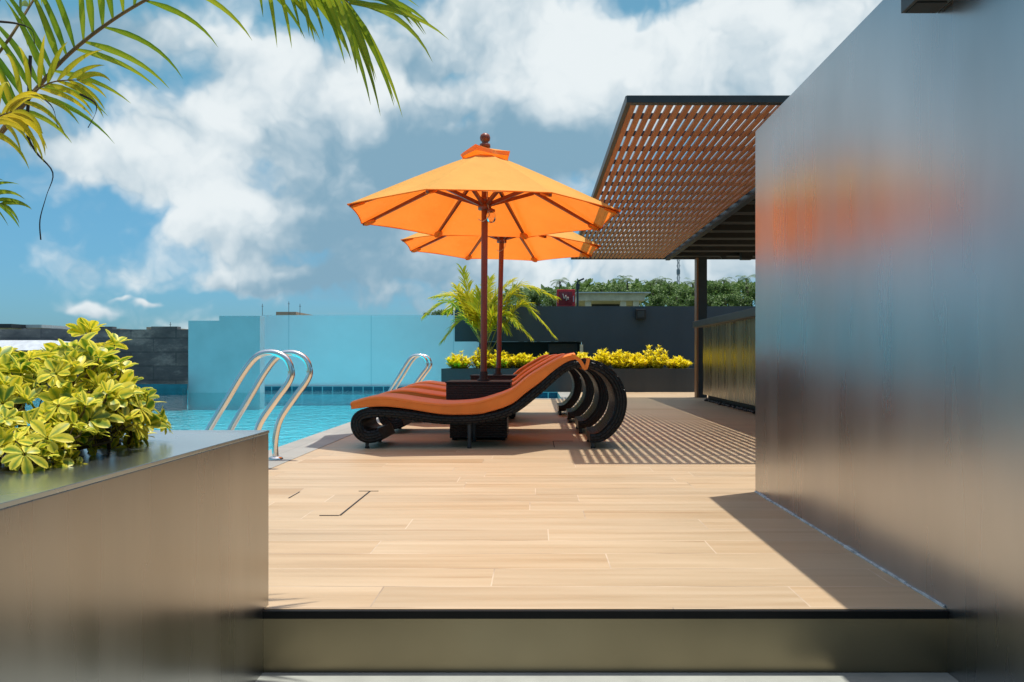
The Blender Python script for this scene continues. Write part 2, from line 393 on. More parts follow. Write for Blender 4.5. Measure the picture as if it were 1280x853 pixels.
# ------------------------------------------------------------------ sky, sun, camera
def build_world():
    w = bpy.data.worlds.new('World'); SC.world = w; w.use_nodes = True
    t = w.node_tree; n = t.nodes; n.clear(); L = t.links.new
    out = n.new('ShaderNodeOutputWorld'); bg = n.new('ShaderNodeBackground'); L(bg.outputs[0], out.inputs[0])
    sky = n.new('ShaderNodeTexSky'); sky.sky_type = 'NISHITA'; sky.sun_disc = False
    sky.sun_elevation = R(80.2); sky.sun_rotation = math.atan2(.27, .16)
    sky.air_density = 1.0; sky.dust_density = .6; sky.ozone_density = 1.6
    tc = n.new('ShaderNodeTexCoord'); D = tc.outputs['Generated']
    def math_(op, a, b=None, c=None, clamp=False):
        q = n.new('ShaderNodeMath'); q.operation = op; q.use_clamp = clamp
        for i, x in enumerate((a, b, c)):
            if x is None: continue
            if hasattr(x, 'links'): L(x, q.inputs[i])
            else: q.inputs[i].default_value = x
        return q.outputs[0]
    def vm(op, a, b):
        q = n.new('ShaderNodeVectorMath'); q.operation = op
        for i, x in enumerate((a, b)):
            if hasattr(x, 'links'): L(x, q.inputs[i])
            else: q.inputs[i].default_value = x
        return q
    def noise(vec, sc, det, ro=.55, dist=0.):
        q = n.new('ShaderNodeTexNoise'); q.inputs['Scale'].default_value = sc; q.inputs['Detail'].default_value = det
        q.inputs['Roughness'].default_value = ro; q.inputs['Distortion'].default_value = dist; L(vec, q.inputs['Vector']); return q
    def rng(x, a, b, c, d, smooth=False):
        q = n.new('ShaderNodeMapRange'); q.interpolation_type = 'SMOOTHSTEP' if smooth else 'LINEAR'
        for i, v in enumerate((a, b, c, d)): q.inputs[i+1].default_value = v
        L(x, q.inputs[0]); return q.outputs[0]
    # turbulent direction
    wn = noise(D, 7.5, 4, .55)
    off = vm('SUBTRACT', wn.outputs['Color'], (.5, .5, .5))
    off = vm('MULTIPLY', off.outputs[0], (.16, .16, .13))
    Dw = vm('ADD', D, off.outputs[0]).outputs[0]
    blobs = [  # each cloud: azimuth and height (surveyed as px,py), half sizes, weight, tone
        (165, 205, 125, 46, 1.1, .45), (80, 195, 45, 24, .8, .3), (290, 155, 110, 46, 1.0, .3), (312, 82, 66, 44, 1.1, .5), (430, 125, 125, 70, 1.0, .25), (400, 215, 130, 70, 1.0, -.15),
        (300, 282, 105, 44, 1.1, .35), (310, 343, 85, 22, 1.05, .25), (395, 280, 50, 30, .8, .1), (420, 352, 110, 22, .6, -.1),
        (610, 40, 190, 62, 1.0, .35), (880, 70, 190, 90, 1.05, .35), (730, 95, 90, 40, .9, .45), (1080, 60, 220, 130, 1.0, .2), (480, 120, 70, 40, .9, .4), (590, 120, 90, 26, .8, .3), (670, 165, 70, 40, .8, .1),
        (570, 190, 190, 60, .85, -2.3), (470, 260, 100, 60, .65, -1.0), (720, 190, 110, 90, .85, -1.3), (520, 70, 60, 22, .3, -1.4), (790, 40, 50, 16, .2, -2.),
        (103, 371, 40, 13, .85, .2), (195, 368, 26, 8, .7, .2), (150, 360, 18, 5, .5, .2),
        (640, 345, 170, 46, .75, -.1), (430, 335, 150, 46, .55, -.3), (200, 320, 140, 30, .28, -.2), (500, 290, 120, 60, .45, -.5), (880, 335, 160, 50, .95, .1), (540, 380, 170, 12, .45, .1),
        (120, 50, 130, 55, .85, -.1), (10, 100, 80, 90, .85, -.1), (225, 30, 60, 40, .6, .1), (530, 320, 120, 40, .45, -.2),
        (-300, 120, 260, 120, .8, 0), (-700, 260, 300, 90, .8, 0), (1500, 160, 300, 160, .9, 0), (1500, -400, 500, 200, .8, 0), (-300, -500, 500, 250, .7, 0), (700, -300, 500, 150, .9, 0),
    ]
    dens = None; lit = None
    for (px, py, rx, ry, wt, tn) in blobs:
        c = Vector(((px-670)/1000, 1, (447-py)/1000)); ln = c.length; c.normalize()
        az = math.atan2(c.x, c.y)
        s = vm('SUBTRACT', Dw, tuple(c))
        # rotate so that x runs along the azimuth
        mp = n.new('ShaderNodeMapping'); mp.vector_type = 'POINT'
        mp.inputs['Rotation'].default_value = (0, 0, az)
        ex = rx/1000/ln; ez = ry/1000/ln
        mp.inputs['Scale'].default_value = (1/ex, 1/max(ex, ez), 1/ez)
        L(s.outputs[0], mp.inputs['Vector'])
        ql = n.new('ShaderNodeVectorMath'); ql.operation = 'LENGTH'; L(mp.outputs[0], ql.inputs[0])
        k = rng(ql.outputs['Value'], .1, 1.3, wt, 0., True)
        sx = n.new('ShaderNodeSeparateXYZ'); L(mp.outputs[0], sx.inputs[0])
        li = math_('MULTIPLY', k, math_('ADD', math_('MINIMUM', sx.outputs[2], 1.), tn))
        dens = k if dens is None else math_('ADD', dens, k)
        lit = li if lit is None else math_('ADD', lit, li)
    def voro(vec, sc, det):
        q = n.new('ShaderNodeTexVoronoi'); q.feature = 'F1'; q.inputs['Scale'].default_value = sc; q.inputs['Detail'].default_value = det
        q.inputs['Roughness'].default_value = .55; q.inputs['Lacunarity'].default_value = 2.3; q.normalize = True; L(vec, q.inputs['Vector']); return q.outputs['Distance']
    # billows: rounded puffs, with a finer ragged layer on top
    wv = noise(D, 16., 4, .55); ov = vm('MULTIPLY', vm('SUBTRACT', wv.outputs['Color'], (.5, .5, .5)).outputs[0], (.032, .032, .030))
    Dv = vm('ADD', Dw, ov.outputs[0]).outputs[0]
    puff = math_('SUBTRACT', .42, voro(Dv, 12., 2.))
    fine = noise(Dv, 15., 5, .52).outputs['Fac']
    mid = noise(D, 4.2, 5, .52).outputs['Fac']
    d1 = math_('ADD', math_('MINIMUM', dens, 1.1), math_('MULTIPLY', puff, 1.7))
    d1 = math_('ADD', d1, math_('MULTIPLY', math_('SUBTRACT', fine, .5), .6))
    d1 = math_('ADD', d1, math_('MULTIPLY', math_('SUBTRACT', mid, .5), .7))
    alpha = rng(d1, .22, .92, 0., 1., True)
    # cloud tone: bright sunlit tops, blue-grey bellies
    n2 = noise(Dw, 4.6, 5, .5).outputs['Fac']
    tone = math_('ADD', math_('MULTIPLY', lit, .55), math_('MULTIPLY', puff, 1.9))
    tone = math_('ADD', tone, math_('MULTIPLY', math_('SUBTRACT', n2, .5), 2.6))
    tone = math_('ADD', tone, math_('MULTIPLY', math_('SUBTRACT', fine, .5), .7))
    tone = rng(tone, -.55, .85, 0., 1., True)
    cr = n.new('ShaderNodeMix'); cr.data_type = 'RGBA'; L(tone, cr.inputs[0])
    cr.inputs[6].default_value = (2.1, 3.6, 4.7, 1); cr.inputs[7].default_value = (7.7, 8.2, 8.35, 1)
    # colour of the clear air, deeper towards the horizon as over a tropical sea
    sz = n.new('ShaderNodeSeparateXYZ'); L(D, sz.inputs[0])
    el = rng(sz.outputs[2], .02, .36, 0., 1.)
    tg_ = n.new('ShaderNodeMix'); tg_.data_type = 'RGBA'; L(el, tg_.inputs[0]); tg_.inputs[6].default_value = (.34, .66, .98, 1); tg_.inputs[7].default_value = (.72, 1.28, 1.12, 1)
    up_ = n.new('ShaderNodeMix'); up_.data_type = 'RGBA'; L(rng(sz.outputs[2], .36, .62, 0., 1.), up_.inputs[0]); L(tg_.outputs[2], up_.inputs[6]); up_.inputs[7].default_value = (1.06, .98, .86, 1)
    tint = n.new('ShaderNodeMix'); tint.data_type = 'RGBA'; tint.blend_type = 'MULTIPLY'; tint.inputs[0].default_value = 1
    L(sky.outputs[0], tint.inputs[6]); L(up_.outputs[2], tint.inputs[7])
    mx = n.new('ShaderNodeMix'); mx.data_type = 'RGBA'; L(math_('MULTIPLY', alpha, .97), mx.inputs[0])
    L(tint.outputs[2], mx.inputs[6]); L(cr.outputs[2], mx.inputs[7])
    # sky high overhead, out of view, brightened as added fill for the shade
    zenith_fill = rng(sz.outputs[2], .50, .95, 0., 1., True)
    vc = n.new('ShaderNodeMix'); vc.data_type = 'RGBA'; L(zenith_fill, vc.inputs[0]); vc.inputs[6].default_value = (1, 1, 1, 1); vc.inputs[7].default_value = (4.0, 3.5, 3.05, 1)
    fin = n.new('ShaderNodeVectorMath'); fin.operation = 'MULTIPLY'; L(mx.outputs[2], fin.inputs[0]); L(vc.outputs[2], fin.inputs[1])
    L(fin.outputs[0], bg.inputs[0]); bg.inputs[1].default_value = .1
    w.cycles.sampling_method = 'MANUAL'; w.cycles.sample_map_resolution = 512
build_world()
sd = bpy.data.lights.new('sun', 'SUN'); sd.energy = 4.2; sd.angle = R(.53); sd.color = (1, .955, .88)
so = bpy.data.objects.new('sun', sd); COL.objects.link(so)
so.rotation_euler = Vector((.27, .16, 1.82)).to_track_quat('Z', 'Y').to_euler()
cam = bpy.data.cameras.new('camera'); co = bpy.data.objects.new('camera', cam); COL.objects.link(co)
co.location = (0, 0, EYE); co.rotation_euler = (R(90), 0, 0)
cam.lens = 36*1000/1280; cam.shift_x = -30/1280; cam.shift_y = 20.5/1280; cam.clip_end = 5000; cam.clip_start = .05
SC.camera = co
SC.view_settings.view_transform = 'Standard'; SC.view_settings.look = 'None'; SC.view_settings.exposure = .14; SC.view_settings.gamma = 1
SC.cycles.max_bounces = 7; SC.cycles.transparent_max_bounces = 24; SC.cycles.use_denoising = True
SC.cycles.caustics_reflective = False; SC.cycles.caustics_refractive = False
SC.cycles.sample_clamp_indirect = 6

def structure(mb, name, mat, **k): return tag(mb.build(name, mat, **k), kind='structure')
def solid(mb, name, mat, label, cat, group=None): return tag(mb.build(name, mat), label, cat, group)

# ------------------------------------------------------------------ ground, floors, pool
g = MB(); g.add([(-1500, -300, -5), (1500, -300, -5), (1500, 3000, -5), (-1500, 3000, -5)], [(0, 1, 2, 3)]); structure(g, 'ground', MAT['ground'])
lf = MB(); lf.box(-.80, 1.109, 1.80, 2.155, -.9, -.169); lf.box(-.80, 1.109, 1.45, 1.798, -.9, -.338); lf.box(-.80, 1.109, 1.10, 1.448, -.9, -.507); lf.box(-.80, 1.109, -3, 1.098, -.9, -.676)
structure(lf, 'stairs', MAT['floor_stone'])
for k in range(3):
    ns = MB().box(-.735, 1.107, 1.788-.35*k, 1.801-.35*k, -.195-.169*k, -.1675-.169*k); structure(ns, 'nosing', MAT['lip'])
# step: metal riser, black nosing
st = MB().box(-.74, 1.11, 2.158, 2.2, -.169, -.022); structure(st, 'step', MAT['riser_metal'])
EDGE = 2.16
d = MB()
d.box(-1.62, 9, EDGE+.002, 13.0, -.3, 0); d.box(.62, 9, 13.0, 15.7, -.3, 0)
d.box(-1.62, -.75, 2.0, EDGE+.001, -.3, -.002)
d.box(1.31, 9, -3, EDGE+.001, -.3, -.002)
structure(d, 'deck', MAT['deck'])
no = MB().box(-.735, 1.109, 2.148, 2.1615, -.022, -.0015); structure(no, 'nosing', MAT['lip'])
hb = MB()   # worn joint lines of a lift-out panel in the boards
hb.box(-.846, -.838, 3.44, 4.06, .0005, .0022); hb.box(-.93, -.846, 3.432, 3.44, .0005, .0022); hb.box(-.90, -.80, 4.06, 4.066, .0005, .0022); hb.box(-1.196, -1.191, 3.86, 4.04, .0005, .0022)
hb.box(.135, .142, 6.05, 6.5, .0005, .0022); hb.box(.142, .30, 6.49, 6.5, .0005, .0022)
structure(hb, 'panel_joints', MAT['black'])
cp = MB(); cp.box(-1.95, -1.62, 2.2, 13.2, -.30, .003); cp.box(-1.62, .62, 12.96, 13.2, -.30, .003); cp.box(.42, .66, 13.2, 15.7, -.3, .003)
cp.box(-10, -1.95, 2.2, 2.55, -.3, .003)
structure(cp, 'coping', MAT['coping'])
po = MB()
po.box(-10.2, .62, 2.4, 19.05, -1.6, -.45)
po.box(-1.95, -1.75, 2.5, 13.2, -.449, -.301); po.box(-1.75, .62, 13.0, 13.2, -.449, -.301); po.box(.421, .62, 13.2, 15.7, -.449, -.301)
po.box(-10.2, -1.95, 2.4, 2.55, -.449, -.301); po.box(-10.2, -10, 2.55, 19, -1.3, -.1)
po.box(-10, -1.951, 18.93, 19.04, -.449, -.09); po.box(-1.85, .62, 15.72, 15.9, -.449, -.09)
po.box(-1.95, -1.86, 15.73, 18.95, -.449, .0)
structure(po, 'pool_basin', MAT['pool_tile'])
wl = -.085
wa = MB(); wa.add([(-10, 2.55, wl), (-1.95, 2.55, wl), (-1.95, 18.92, wl), (-10, 18.92, wl), (-1.95, 13.2, wl), (.42, 13.2, wl), (.42, 15.71, wl), (-1.95, 15.71, wl)], [(0, 1, 2, 3), (4, 5, 6, 7)])
structure(wa, 'pool_water', MAT['water'])
bt = MB().box(-6.5, -1.88, 18.88, 18.93, -.2, .0); bt.box(-1.86, .42, 15.685, 15.72, -.2, .004); structure(bt, 'waterline_tiles', MAT['band_tile'])

# ------------------------------------------------------------------ walls of the terrace
b = MB().box(-6.5, -1.3, 18.93, 19.15, 0, 1.68); solid(b, 'pool_wall', MAT['bluewall'], 'long light blue panelled wall behind the swimming pool', 'wall')
r_ = empty('pool_wall', (-6.7, 17.5, 0), 'shorter grey blue wall with a stepped top at the far left of the pool', 'wall')
MB().box(-6.85, -5.97, 17.3, 17.6, -1.3, 1.578).build('tall_section', MAT['bluegrey'], r_)
MB().box(-7.52, -6.85, 17.302, 17.6, -1.3, 1.475).build('low_section', MAT['bluegrey'], r_)
q = MB().box(-10.2, -7.52, 17.0, 17.25, -1.3, .10); q.box(-10.2, -7.4, 16.97, 16.995, .02, .115); solid(q, 'pool_curb', MAT['tealcurb'], 'low dark teal glazed curb at the far left edge of the pool', 'curb')
bw = MB().box(-24, -6.2, 24, 24.3, -5, 1.52); 
for k in range(9):
    x = -23+k*1.9+rnd.uniform(-.3, .3); bw.box(x, x+rnd.uniform(.5, 1.2), 24.02, 24.28, 1.52, 1.52+rnd.uniform(.02, .09))
solid(bw, 'block_wall', MAT['block'], 'dark weathered concrete block wall beyond the pool', 'wall')

# navy wall with a recess
nv = empty('navy_wall', (1.5, 17.5, 0), 'dark navy painted wall behind the golden shrubs', 'wall')
zt = 1.80
nw = MB(); nw.box(-1.78, 9, 17.5, 17.75, 1.03, zt); nw.box(1.03, 9, 17.502, 17.75, -.3, 1.03); nw.build('panel', MAT['navy'], nv)
nb = MB(); nb.box(-1.3, 1.03, 18.3, 18.4, -.3, 1.03); nb.box(-1.3, 1.03, 17.76, 18.3, 1.02, 1.028); nb.build('recess', MAT['black'], nv)
MB().box(.96, 1.03, 17.46, 17.52, .3, .96, .005).build('pipe', MAT['concrete'], nv)
rc = MB().box(.28, .92, 17.9, 18.0, .78, .99, .01); solid(rc, 'service_box', MAT['dark_steel'], 'dark box inside the black recess of the navy wall', 'box')
wl_ = empty('wall_lamp', (2.28, 17.42, 1.62), 'small square black lamp on the navy wall above the golden shrubs', 'lamp')
MB().box(2.17, 2.39, 17.36, 17.495, 1.51, 1.73, .012).build('lamp_body', MAT['black'], wl_)
MB().box(2.21, 2.35, 17.352, 17.36, 1.55, 1.69).build('lamp_face', MAT['dark_steel'], wl_)

# right wall
rw = empty('metal_wall', (1.2, 1.5, 0), 'tall blue grey brushed metal wall running along the deck', 'wall')
MB().box(1.11, 1.31, -3, 4.05, -.9, 1.825, .003).build('panel', MAT['wall_metal'], rw)
sl = MB()
y = EDGE+.01
while y < 4.04:
    l = rnd.uniform(.05, .16); w_ = rnd.uniform(.003, .008)
    sl.box(1.109-w_, 1.1095, y, min(y+l, 4.045), .0005, rnd.uniform(.004, .009)); y += l+rnd.choice((0, 0, 0, .008))
sl.build('sealant_bead', MAT['sealant'], rw)
lm = empty('wall_lamp', (1.06, 2.17, 1.63), 'black box lamp mounted high on the tall metal wall', 'lamp')
MB().box(1.010, 1.109, 2.130, 2.215, 1.632, 1.80, .002).build('lamp_body', MAT['dark_steel'], lm)
MB().box(1.020, 1.100, 2.140, 2.205, 1.629, 1.632).build('diffuser', MAT['black'], lm)

# left planter
lp = empty('planter', (-1.7, 1.0, 0), 'low bronze grey metal planter holding variegated yellow shrubs', 'planter')
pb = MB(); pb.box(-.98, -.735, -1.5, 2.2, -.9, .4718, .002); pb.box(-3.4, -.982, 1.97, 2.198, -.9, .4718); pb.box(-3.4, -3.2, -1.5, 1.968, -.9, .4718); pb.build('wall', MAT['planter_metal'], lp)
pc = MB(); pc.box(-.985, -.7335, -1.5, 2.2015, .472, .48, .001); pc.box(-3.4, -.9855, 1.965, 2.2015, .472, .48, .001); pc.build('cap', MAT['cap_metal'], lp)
MB().box(-3.2, -.981, -1.5, 1.969, .1, .40).build('soil', MAT['soil'], lp)

# rear planter
rp = empty('planter', (.6, 16.2, 0), 'long dark rear planter holding golden shrubs and a palm', 'planter')
pb = MB(); pb.box(-1.86, 3.13, 15.7, 15.78, .004, .46, .004); pb.box(-1.86, 3.13, 16.62, 16.7, .004, .46, .004); pb.box(-1.86, -1.78, 15.781, 16.619, .004, .458); pb.box(3.05, 3.13, 15.781, 16.619, .004, .458)
MAT['rear_planter'] = sheet_metal('rear planter painted metal', (.05, .058, .065), (.075, .078, .08), .3, .4, metal=.6)
pb.build('wall', MAT['rear_planter'], rp)
MB().box(-1.779, 3.049, 15.781, 16.619, .01, .40).build('soil', MAT['soil'], rp)

# ------------------------------------------------------------------ pergola
pg = empty('pergola', (2.8, 13.6, 0), 'flat pergola of red brown timber slats in a dark steel frame', 'pergola')
Z0 = 2.372; X0, XS, X1 = .60, 2.22, 4.9; Y0, Y1 = 5.30, 13.72
s = MB(); pitch = .0628; x = X0+.035
while x < XS-.05:
    s.box(x, x+.040, Y0+.062, Y1-.002, Z0+.004+rnd.uniform(0, .002), Z0+.024); x += pitch
s.build('slat_screen', MAT['slat'], pg)
k = 0; y = Y0+.44
while y < Y1-.2:
    MB().box(X0+.03, XS, y, y+.030, Z0+.0265, Z0+.062).build('batten', MAT['dark_steel'], pg); y += .45
MB().box(X0, X1, Y0, Y0+.06, Z0-.004, Z0+.045, .003).build('front_beam', MAT['dark_steel'], pg)
MB().box(X0, X0+.03, Y0+.061, Y1, Z0-.002, Z0+.06).build('side_beam', MAT['dark_steel'], pg)
MB().box(XS, XS+.07, Y0+.061, Y1, Z0-.03, Z0+.11).build('side_beam', MAT['dark_steel'], pg)
MB().box(X0, X1, Y1+.001, Y1+.06, Z0-.006, Z0+.10).build('rear_beam', MAT['dark_steel'], pg)
y = Y0+.6
while y < Y1-.2:
    MB().box(XS+.071, X1, y, y+.20, Z0-.02, Z0+.10).build('rafter', MAT['black'], pg); y += .66
MAT['ceil'] = plain('tan soffit boards', (.55, .46, .36), .7, 0, .3, 4.)
MB().box(XS+.071, X1, Y0+.061, Y1, Z0+.101, Z0+.13).build('roof_panel', MAT['ceil'], pg)
for (px_, py_) in ((2.8, 13.60), (4.75, 13.6), (4.75, 5.5)):
    po_ = MB().box(px_-.055, px_+.09, py_-.09, py_+.09, .001, Z0-.007, .003).build('post', MAT['dark_steel'], pg)
    MB().box(px_-.088, px_-.056, py_-.088, py_+.088, .001, Z0-.008, .003).build('reflection_face', MAT['post_reflection'], po_)  # added strip, its brown imitates warm light reflected on the left face
MB().bar((3.05, 13.2, Z0-.05), (3.36, 13.2, Z0+.12), .05, .05).build('brace', MAT['dark_steel'], pg)
sp = empty('speaker', (3.42, 13.2, 2.33), 'small black speaker hanging under the dark pergola roof', 'speaker')
MB().box(3.33, 3.51, 12.95, 13.1, 2.27, 2.44, .01).build('housing', MAT['black'], sp)
MB().box(3.40, 3.44, 13.0, 13.04, 2.441, 2.50).build('bracket', MAT['dark_steel'], sp)

# ------------------------------------------------------------------ bar
br = empty('bar_counter', (3.0, 9.5, 0), 'bar counter with a dark slab top and brushed metal front', 'bar counter')
MB().box(2.50, 3.3, 4.9, 12.78, 1.155, 1.25, .004).build('countertop', MAT['dark_steel'], br)
MB().box(2.63, 3.2, 5.0, 12.6, .10, 1.154).build('front_panel', MAT['bar_metal'], br)
MB().box(2.70, 3.15, 5.05, 12.55, .001, .099).build('plinth', MAT['black'], br)
pe = MB()
for i in range(700):
    yy = rnd.uniform(5.1, 12.5); xx = 2.67+rnd.gauss(0, .022); r1 = rnd.uniform(.014, .034)
    bm = bmesh.new(); bmesh.ops.create_icosphere(bm, subdivisions=1, radius=1)
    a, b_, c_ = r1*rnd.uniform(.8, 1.3), r1*rnd.uniform(.8, 1.3), r1*rnd.uniform(.5, .9)
    pe.add([(xx+v.co.x*a, yy+v.co.y*b_, max(.002, rnd.uniform(0, .02)*0+.01+v.co.z*c_+.008)) for v in bm.verts], [[v.index for v in f.verts] for f in bm.faces], True); bm.free()
tag(pe.build('pebbles', MAT['pebble']), 'black pebbles scattered along the foot of the bar counter', 'pebbles', kind='stuff')

# ------------------------------------------------------------------ pool ladders
def ladder(yc, label):
    r = empty('pool_ladder', (-1.73, yc, 0), label, 'pool ladder', 'stainless pool ladders')
    prof = [(-1.73, .0), (-1.735, .12), (-1.70, .27), (-1.60, .42), (-1.52, .53), (-1.505, .60), (-1.54, .675), (-1.62, .71), (-1.71, .69), (-1.79, .60), (-1.90, .42), (-2.02, .22), (-2.14, -.02), (-2.17, -.2), (-2.17, -.43)]
    prof = catmull(prof, 5)
    for dy in (-.2, .2):
        MB().tube([(x_, yc+dy, z_) for x_, z_ in prof], .021, 12).build('rail', MAT['chrome'], r)
        MB().lathe([(.022, .022), (.04, .016), (.048, .006), (.048, .0)], (-1.73, yc+dy, .003), 18).build('flange', MAT['chrome'], r)
    for zz in (-.17, -.34):
        MB().box(-2.21, -2.12, yc-.19, yc+.19, zz, zz+.025, .005).build('tread', MAT['chrome'], r)
    return r
ladder(5.12, 'curved stainless steel pool ladder beside the low metal planter')
ladder(11.25, 'curved stainless steel pool ladder in front of the long blue wall, behind the loungers')

# ------------------------------------------------------------------ loungers
YF = 5.93; SL = YF/1000; XC = -.36; W = .54
def LX(p): return ((p[0]-670)*SL-XC, EYE-(p[1]-447)*SL)
def sweep(mb, path, hw, thick, uvs, edge=.012, close=True):
    """flat woven band: path of (x,z), half width hw along y, thickness list"""
    N = len(path); rows = []; acc = 0; base = len(mb.v)
    for i, (x_, z_) in enumerate(path):
        a = path[max(i-1, 0)]; c = path[min(i+1, N-1)]
        tx, tz = c[0]-a[0], c[1]-a[1]; l = math.hypot(tx, tz); tx /= l; tz /= l; nx, nz = -tz, tx
        if i: acc += math.hypot(x_-path[i-1][0], z_-path[i-1][1])
        h = thick[i]/2; e = min(edge, h*.8)
        sec = [(-hw, -h+e), (-hw+e*.3, -h+e*.3), (-hw+e, -h), (hw-e, -h), (hw-e*.3, -h+e*.3), (hw, -h+e), (hw, h-e), (hw-e*.3, h-e*.3), (hw-e, h), (-hw+e, h), (-hw+e*.3, h-e*.3), (-hw, h-e)]
        per = [-.05, -.045, -.04, 1.16-.04, 1.165, 1.17, 1.17+thick[i], 1.175+thick[i], 1.18+thick[i], 2.3, 2.305, 2.31]
        for (yy, nn), pv in zip(sec, per):
            mb.v.append((x_+nx*nn, yy, z_+nz*nn)); uvs.append((acc, yy+nn))
    K = 12
    for i in range(N-1):
        for k in range(K):
            mb.f.append((base+i*K+k, base+(i+1)*K+k, base+(i+1)*K+(k+1) % K, base+i*K+(k+1) % K)); mb.sm.append(True); mb.mi.append(0)
    for i, rev in ((0, 0), (N-1, 1)):
        f = [base+i*K+k for k in range(K)]; mb.f.append(tuple(f[::-1] if rev else f)); mb.sm.append(False); mb.mi.append(0)
def make_lounger():
    r = empty('sun_lounger', (0, 0, 0), 'tmp', 'sun lounger', 'orange sun loungers in a row')
    fp = [(475, 543.5), (466, 547), (456, 547), (448, 541.5), (444.5, 533), (446, 525), (453, 519), (467, 517), (490, 518), (514, 520.5), (545, 525), (576, 526), (607, 523.5), (639, 514), (670, 491), (695, 468.5), (712, 457.5), (730, 454.5), (748, 458.5), (763, 469), (773, 484), (777, 503), (773, 523), (763, 538), (751, 547), (738, 548.5)]
    fp = catmull(fp, 5); pts = [LX(p) for p in fp]; N = len(pts)
    th = []
    for i, p in enumerate(fp):
        u = i/(N-1); t = .068
        if i < 36: t = .068+.022*min(1, (36-i)/10)
        if u > .70: t = .068+.022*math.sin(math.pi*min(1, (u-.70)/.30))
        th.append(t)
    m = MB(); uv = []; sweep(m, pts, W/2, th, uv); m.build('frame', MAT['rattan'], r, uvs=uv)
    # cushion: rounded slab with a domed, channelled top
    tp = [(437, 504), (449, 500.5), (463, 497.5), (482, 497), (514, 501.5), (540, 505), (561, 506), (589, 504), (607, 500), (637.5, 489), (658, 473), (675, 462), (695, 450.5), (708, 444.5), (719, 442.5)]
    bo = [(438, 512.5), (450, 511), (467, 509.3), (486, 509.5), (514, 513), (540, 517.5), (561, 519.5), (589, 519.2), (607, 517), (637.5, 507), (658, 491.5), (675, 479), (695, 463), (710, 453.5), (722, 450.5)]
    T = [LX(p) for p in catmull(tp, 5)]; B = [LX(p) for p in catmull(bo, 5)]
    m = MB(); hw = W/2-.005; nsec = None
    ys = [-1, -.985, -.95, -.86, -.62, -.34, 0, .34, .62, .86, .95, .985, 1]
    dome = [-.012, -.003, .002, .003, .008, .003, .009, .003, .008, .003, .002, -.003, -.012]
    K = 2*len(ys)
    for (tx, tz), (bx, bz) in zip(T, B):
        dx, dz = tx-bx, tz-bz; l = math.hypot(dx, dz); ux, uz = dx/l, dz/l
        for yy, dd in zip(ys, dome): m.v.append((tx+ux*dd, yy*hw, tz+uz*dd))
        for yy, dd in zip(ys[::-1], dome[::-1]):
            e = -dd if dd < 0 else 0
            m.v.append((bx+ux*e*.8, yy*hw, bz+uz*e*.8))
    for i in range(len(T)-1):
        for k in range(K):
            m.f.append((i*K+k, i*K+(k+1) % K, (i+1)*K+(k+1) % K, (i+1)*K+k)); m.sm.append(True); m.mi.append(0)
    n_ = len(ys)
    for i, rev in ((0, 0), (len(T)-1, 1)):
        for k in range(n_-1):
            f = (i*K+k, i*K+k+1, i*K+K-2-k, i*K+K-1-k); m.f.append(f if rev else f[::-1]); m.sm.append(False); m.mi.append(0)
    cu = m.build('cushion', MAT['cushion'], r)
    pi_ = MB()
    for sy in (-1, 1):
        pi_.tube([(x_, sy*(hw-.002), z_-.012) for x_, z_ in T], .0055, 6)
        pi_.tube([(x_, sy*(hw-.002), z_+.012) for x_, z_ in B], .0055, 6)
    pi_.build('piping', MAT['cushion'], cu)
    # tie strap over the top of the arch
    stp = [LX(p) for p in catmull([(714, 445), (720, 447.5), (726, 453), (731.5, 461.5), (734.5, 455), (735.5, 449)], 4)]
    for sg in (-1, 1):
        q = MB(); v = []; yo = sg*(W/2+.006)
        for i, (x_, z_) in enumerate(stp):
            a_ = stp[max(i-1, 0)]; c_ = stp[min(i+1, len(stp)-1)]; tx, tz = c_[0]-a_[0], c_[1]-a_[1]; l = math.hypot(tx, tz); nx, nz = -tz/l*.013, tx/l*.013
            v += [(x_-nx, yo-.003, z_-nz), (x_+nx, yo-.003, z_+nz), (x_+nx, yo+.003, z_+nz), (x_-nx, yo+.003, z_-nz)]
        f = []
        for i in range(len(stp)-1):
            for k in range(4): f.append((i*4+k, i*4+(k+1) % 4, i*4+4+(k+1) % 4, i*4+4+k))
        q.add(v, f, False)
        xe, ze = stp[-1]
        q.box(xe-.013, xe+.013, min(yo+.003, sg*.10), max(yo-.003, sg*.10), ze-.002, ze+.006)
        q.build('strap', MAT['cushion'], r)
    for (px_, ztop) in ((457, .075), (586, .20), (742, .085)):
        x_ = (px_-670)*SL-XC
        for sy in (-.235, .235):
            lg = MB().tube([(x_, sy, .006), (x_, sy, ztop)], [.013, .015], 10).build('leg', MAT['dark_steel'], r)
            MB().lathe([(.0, .0), (.017, .0), (.018, .008), (.014, .014)], (x_, sy, .0), 10).build('foot', MAT['rubber'], lg)
    return r
L1 = make_lounger()
labels = ['front orange cushioned black rattan lounger, seen whole from the side',
          'orange lounger directly behind the front side table with the nearer parasol',
          'orange lounger standing just in front of the second side table with the lower parasol',
          'orange lounger at the back of the row, behind both side tables']
for i, (yc, lb) in enumerate(zip((6.22, 7.38, 8.57, 9.66), labels)):
    o = L1 if i == 0 else copy_tree(L1)
    o.location = (XC+(.0, -.03, -.07, -.14)[i], yc, .002); o.rotation_euler.z = R((0, .5, -.4, .3)[i]); o['label'] = lb

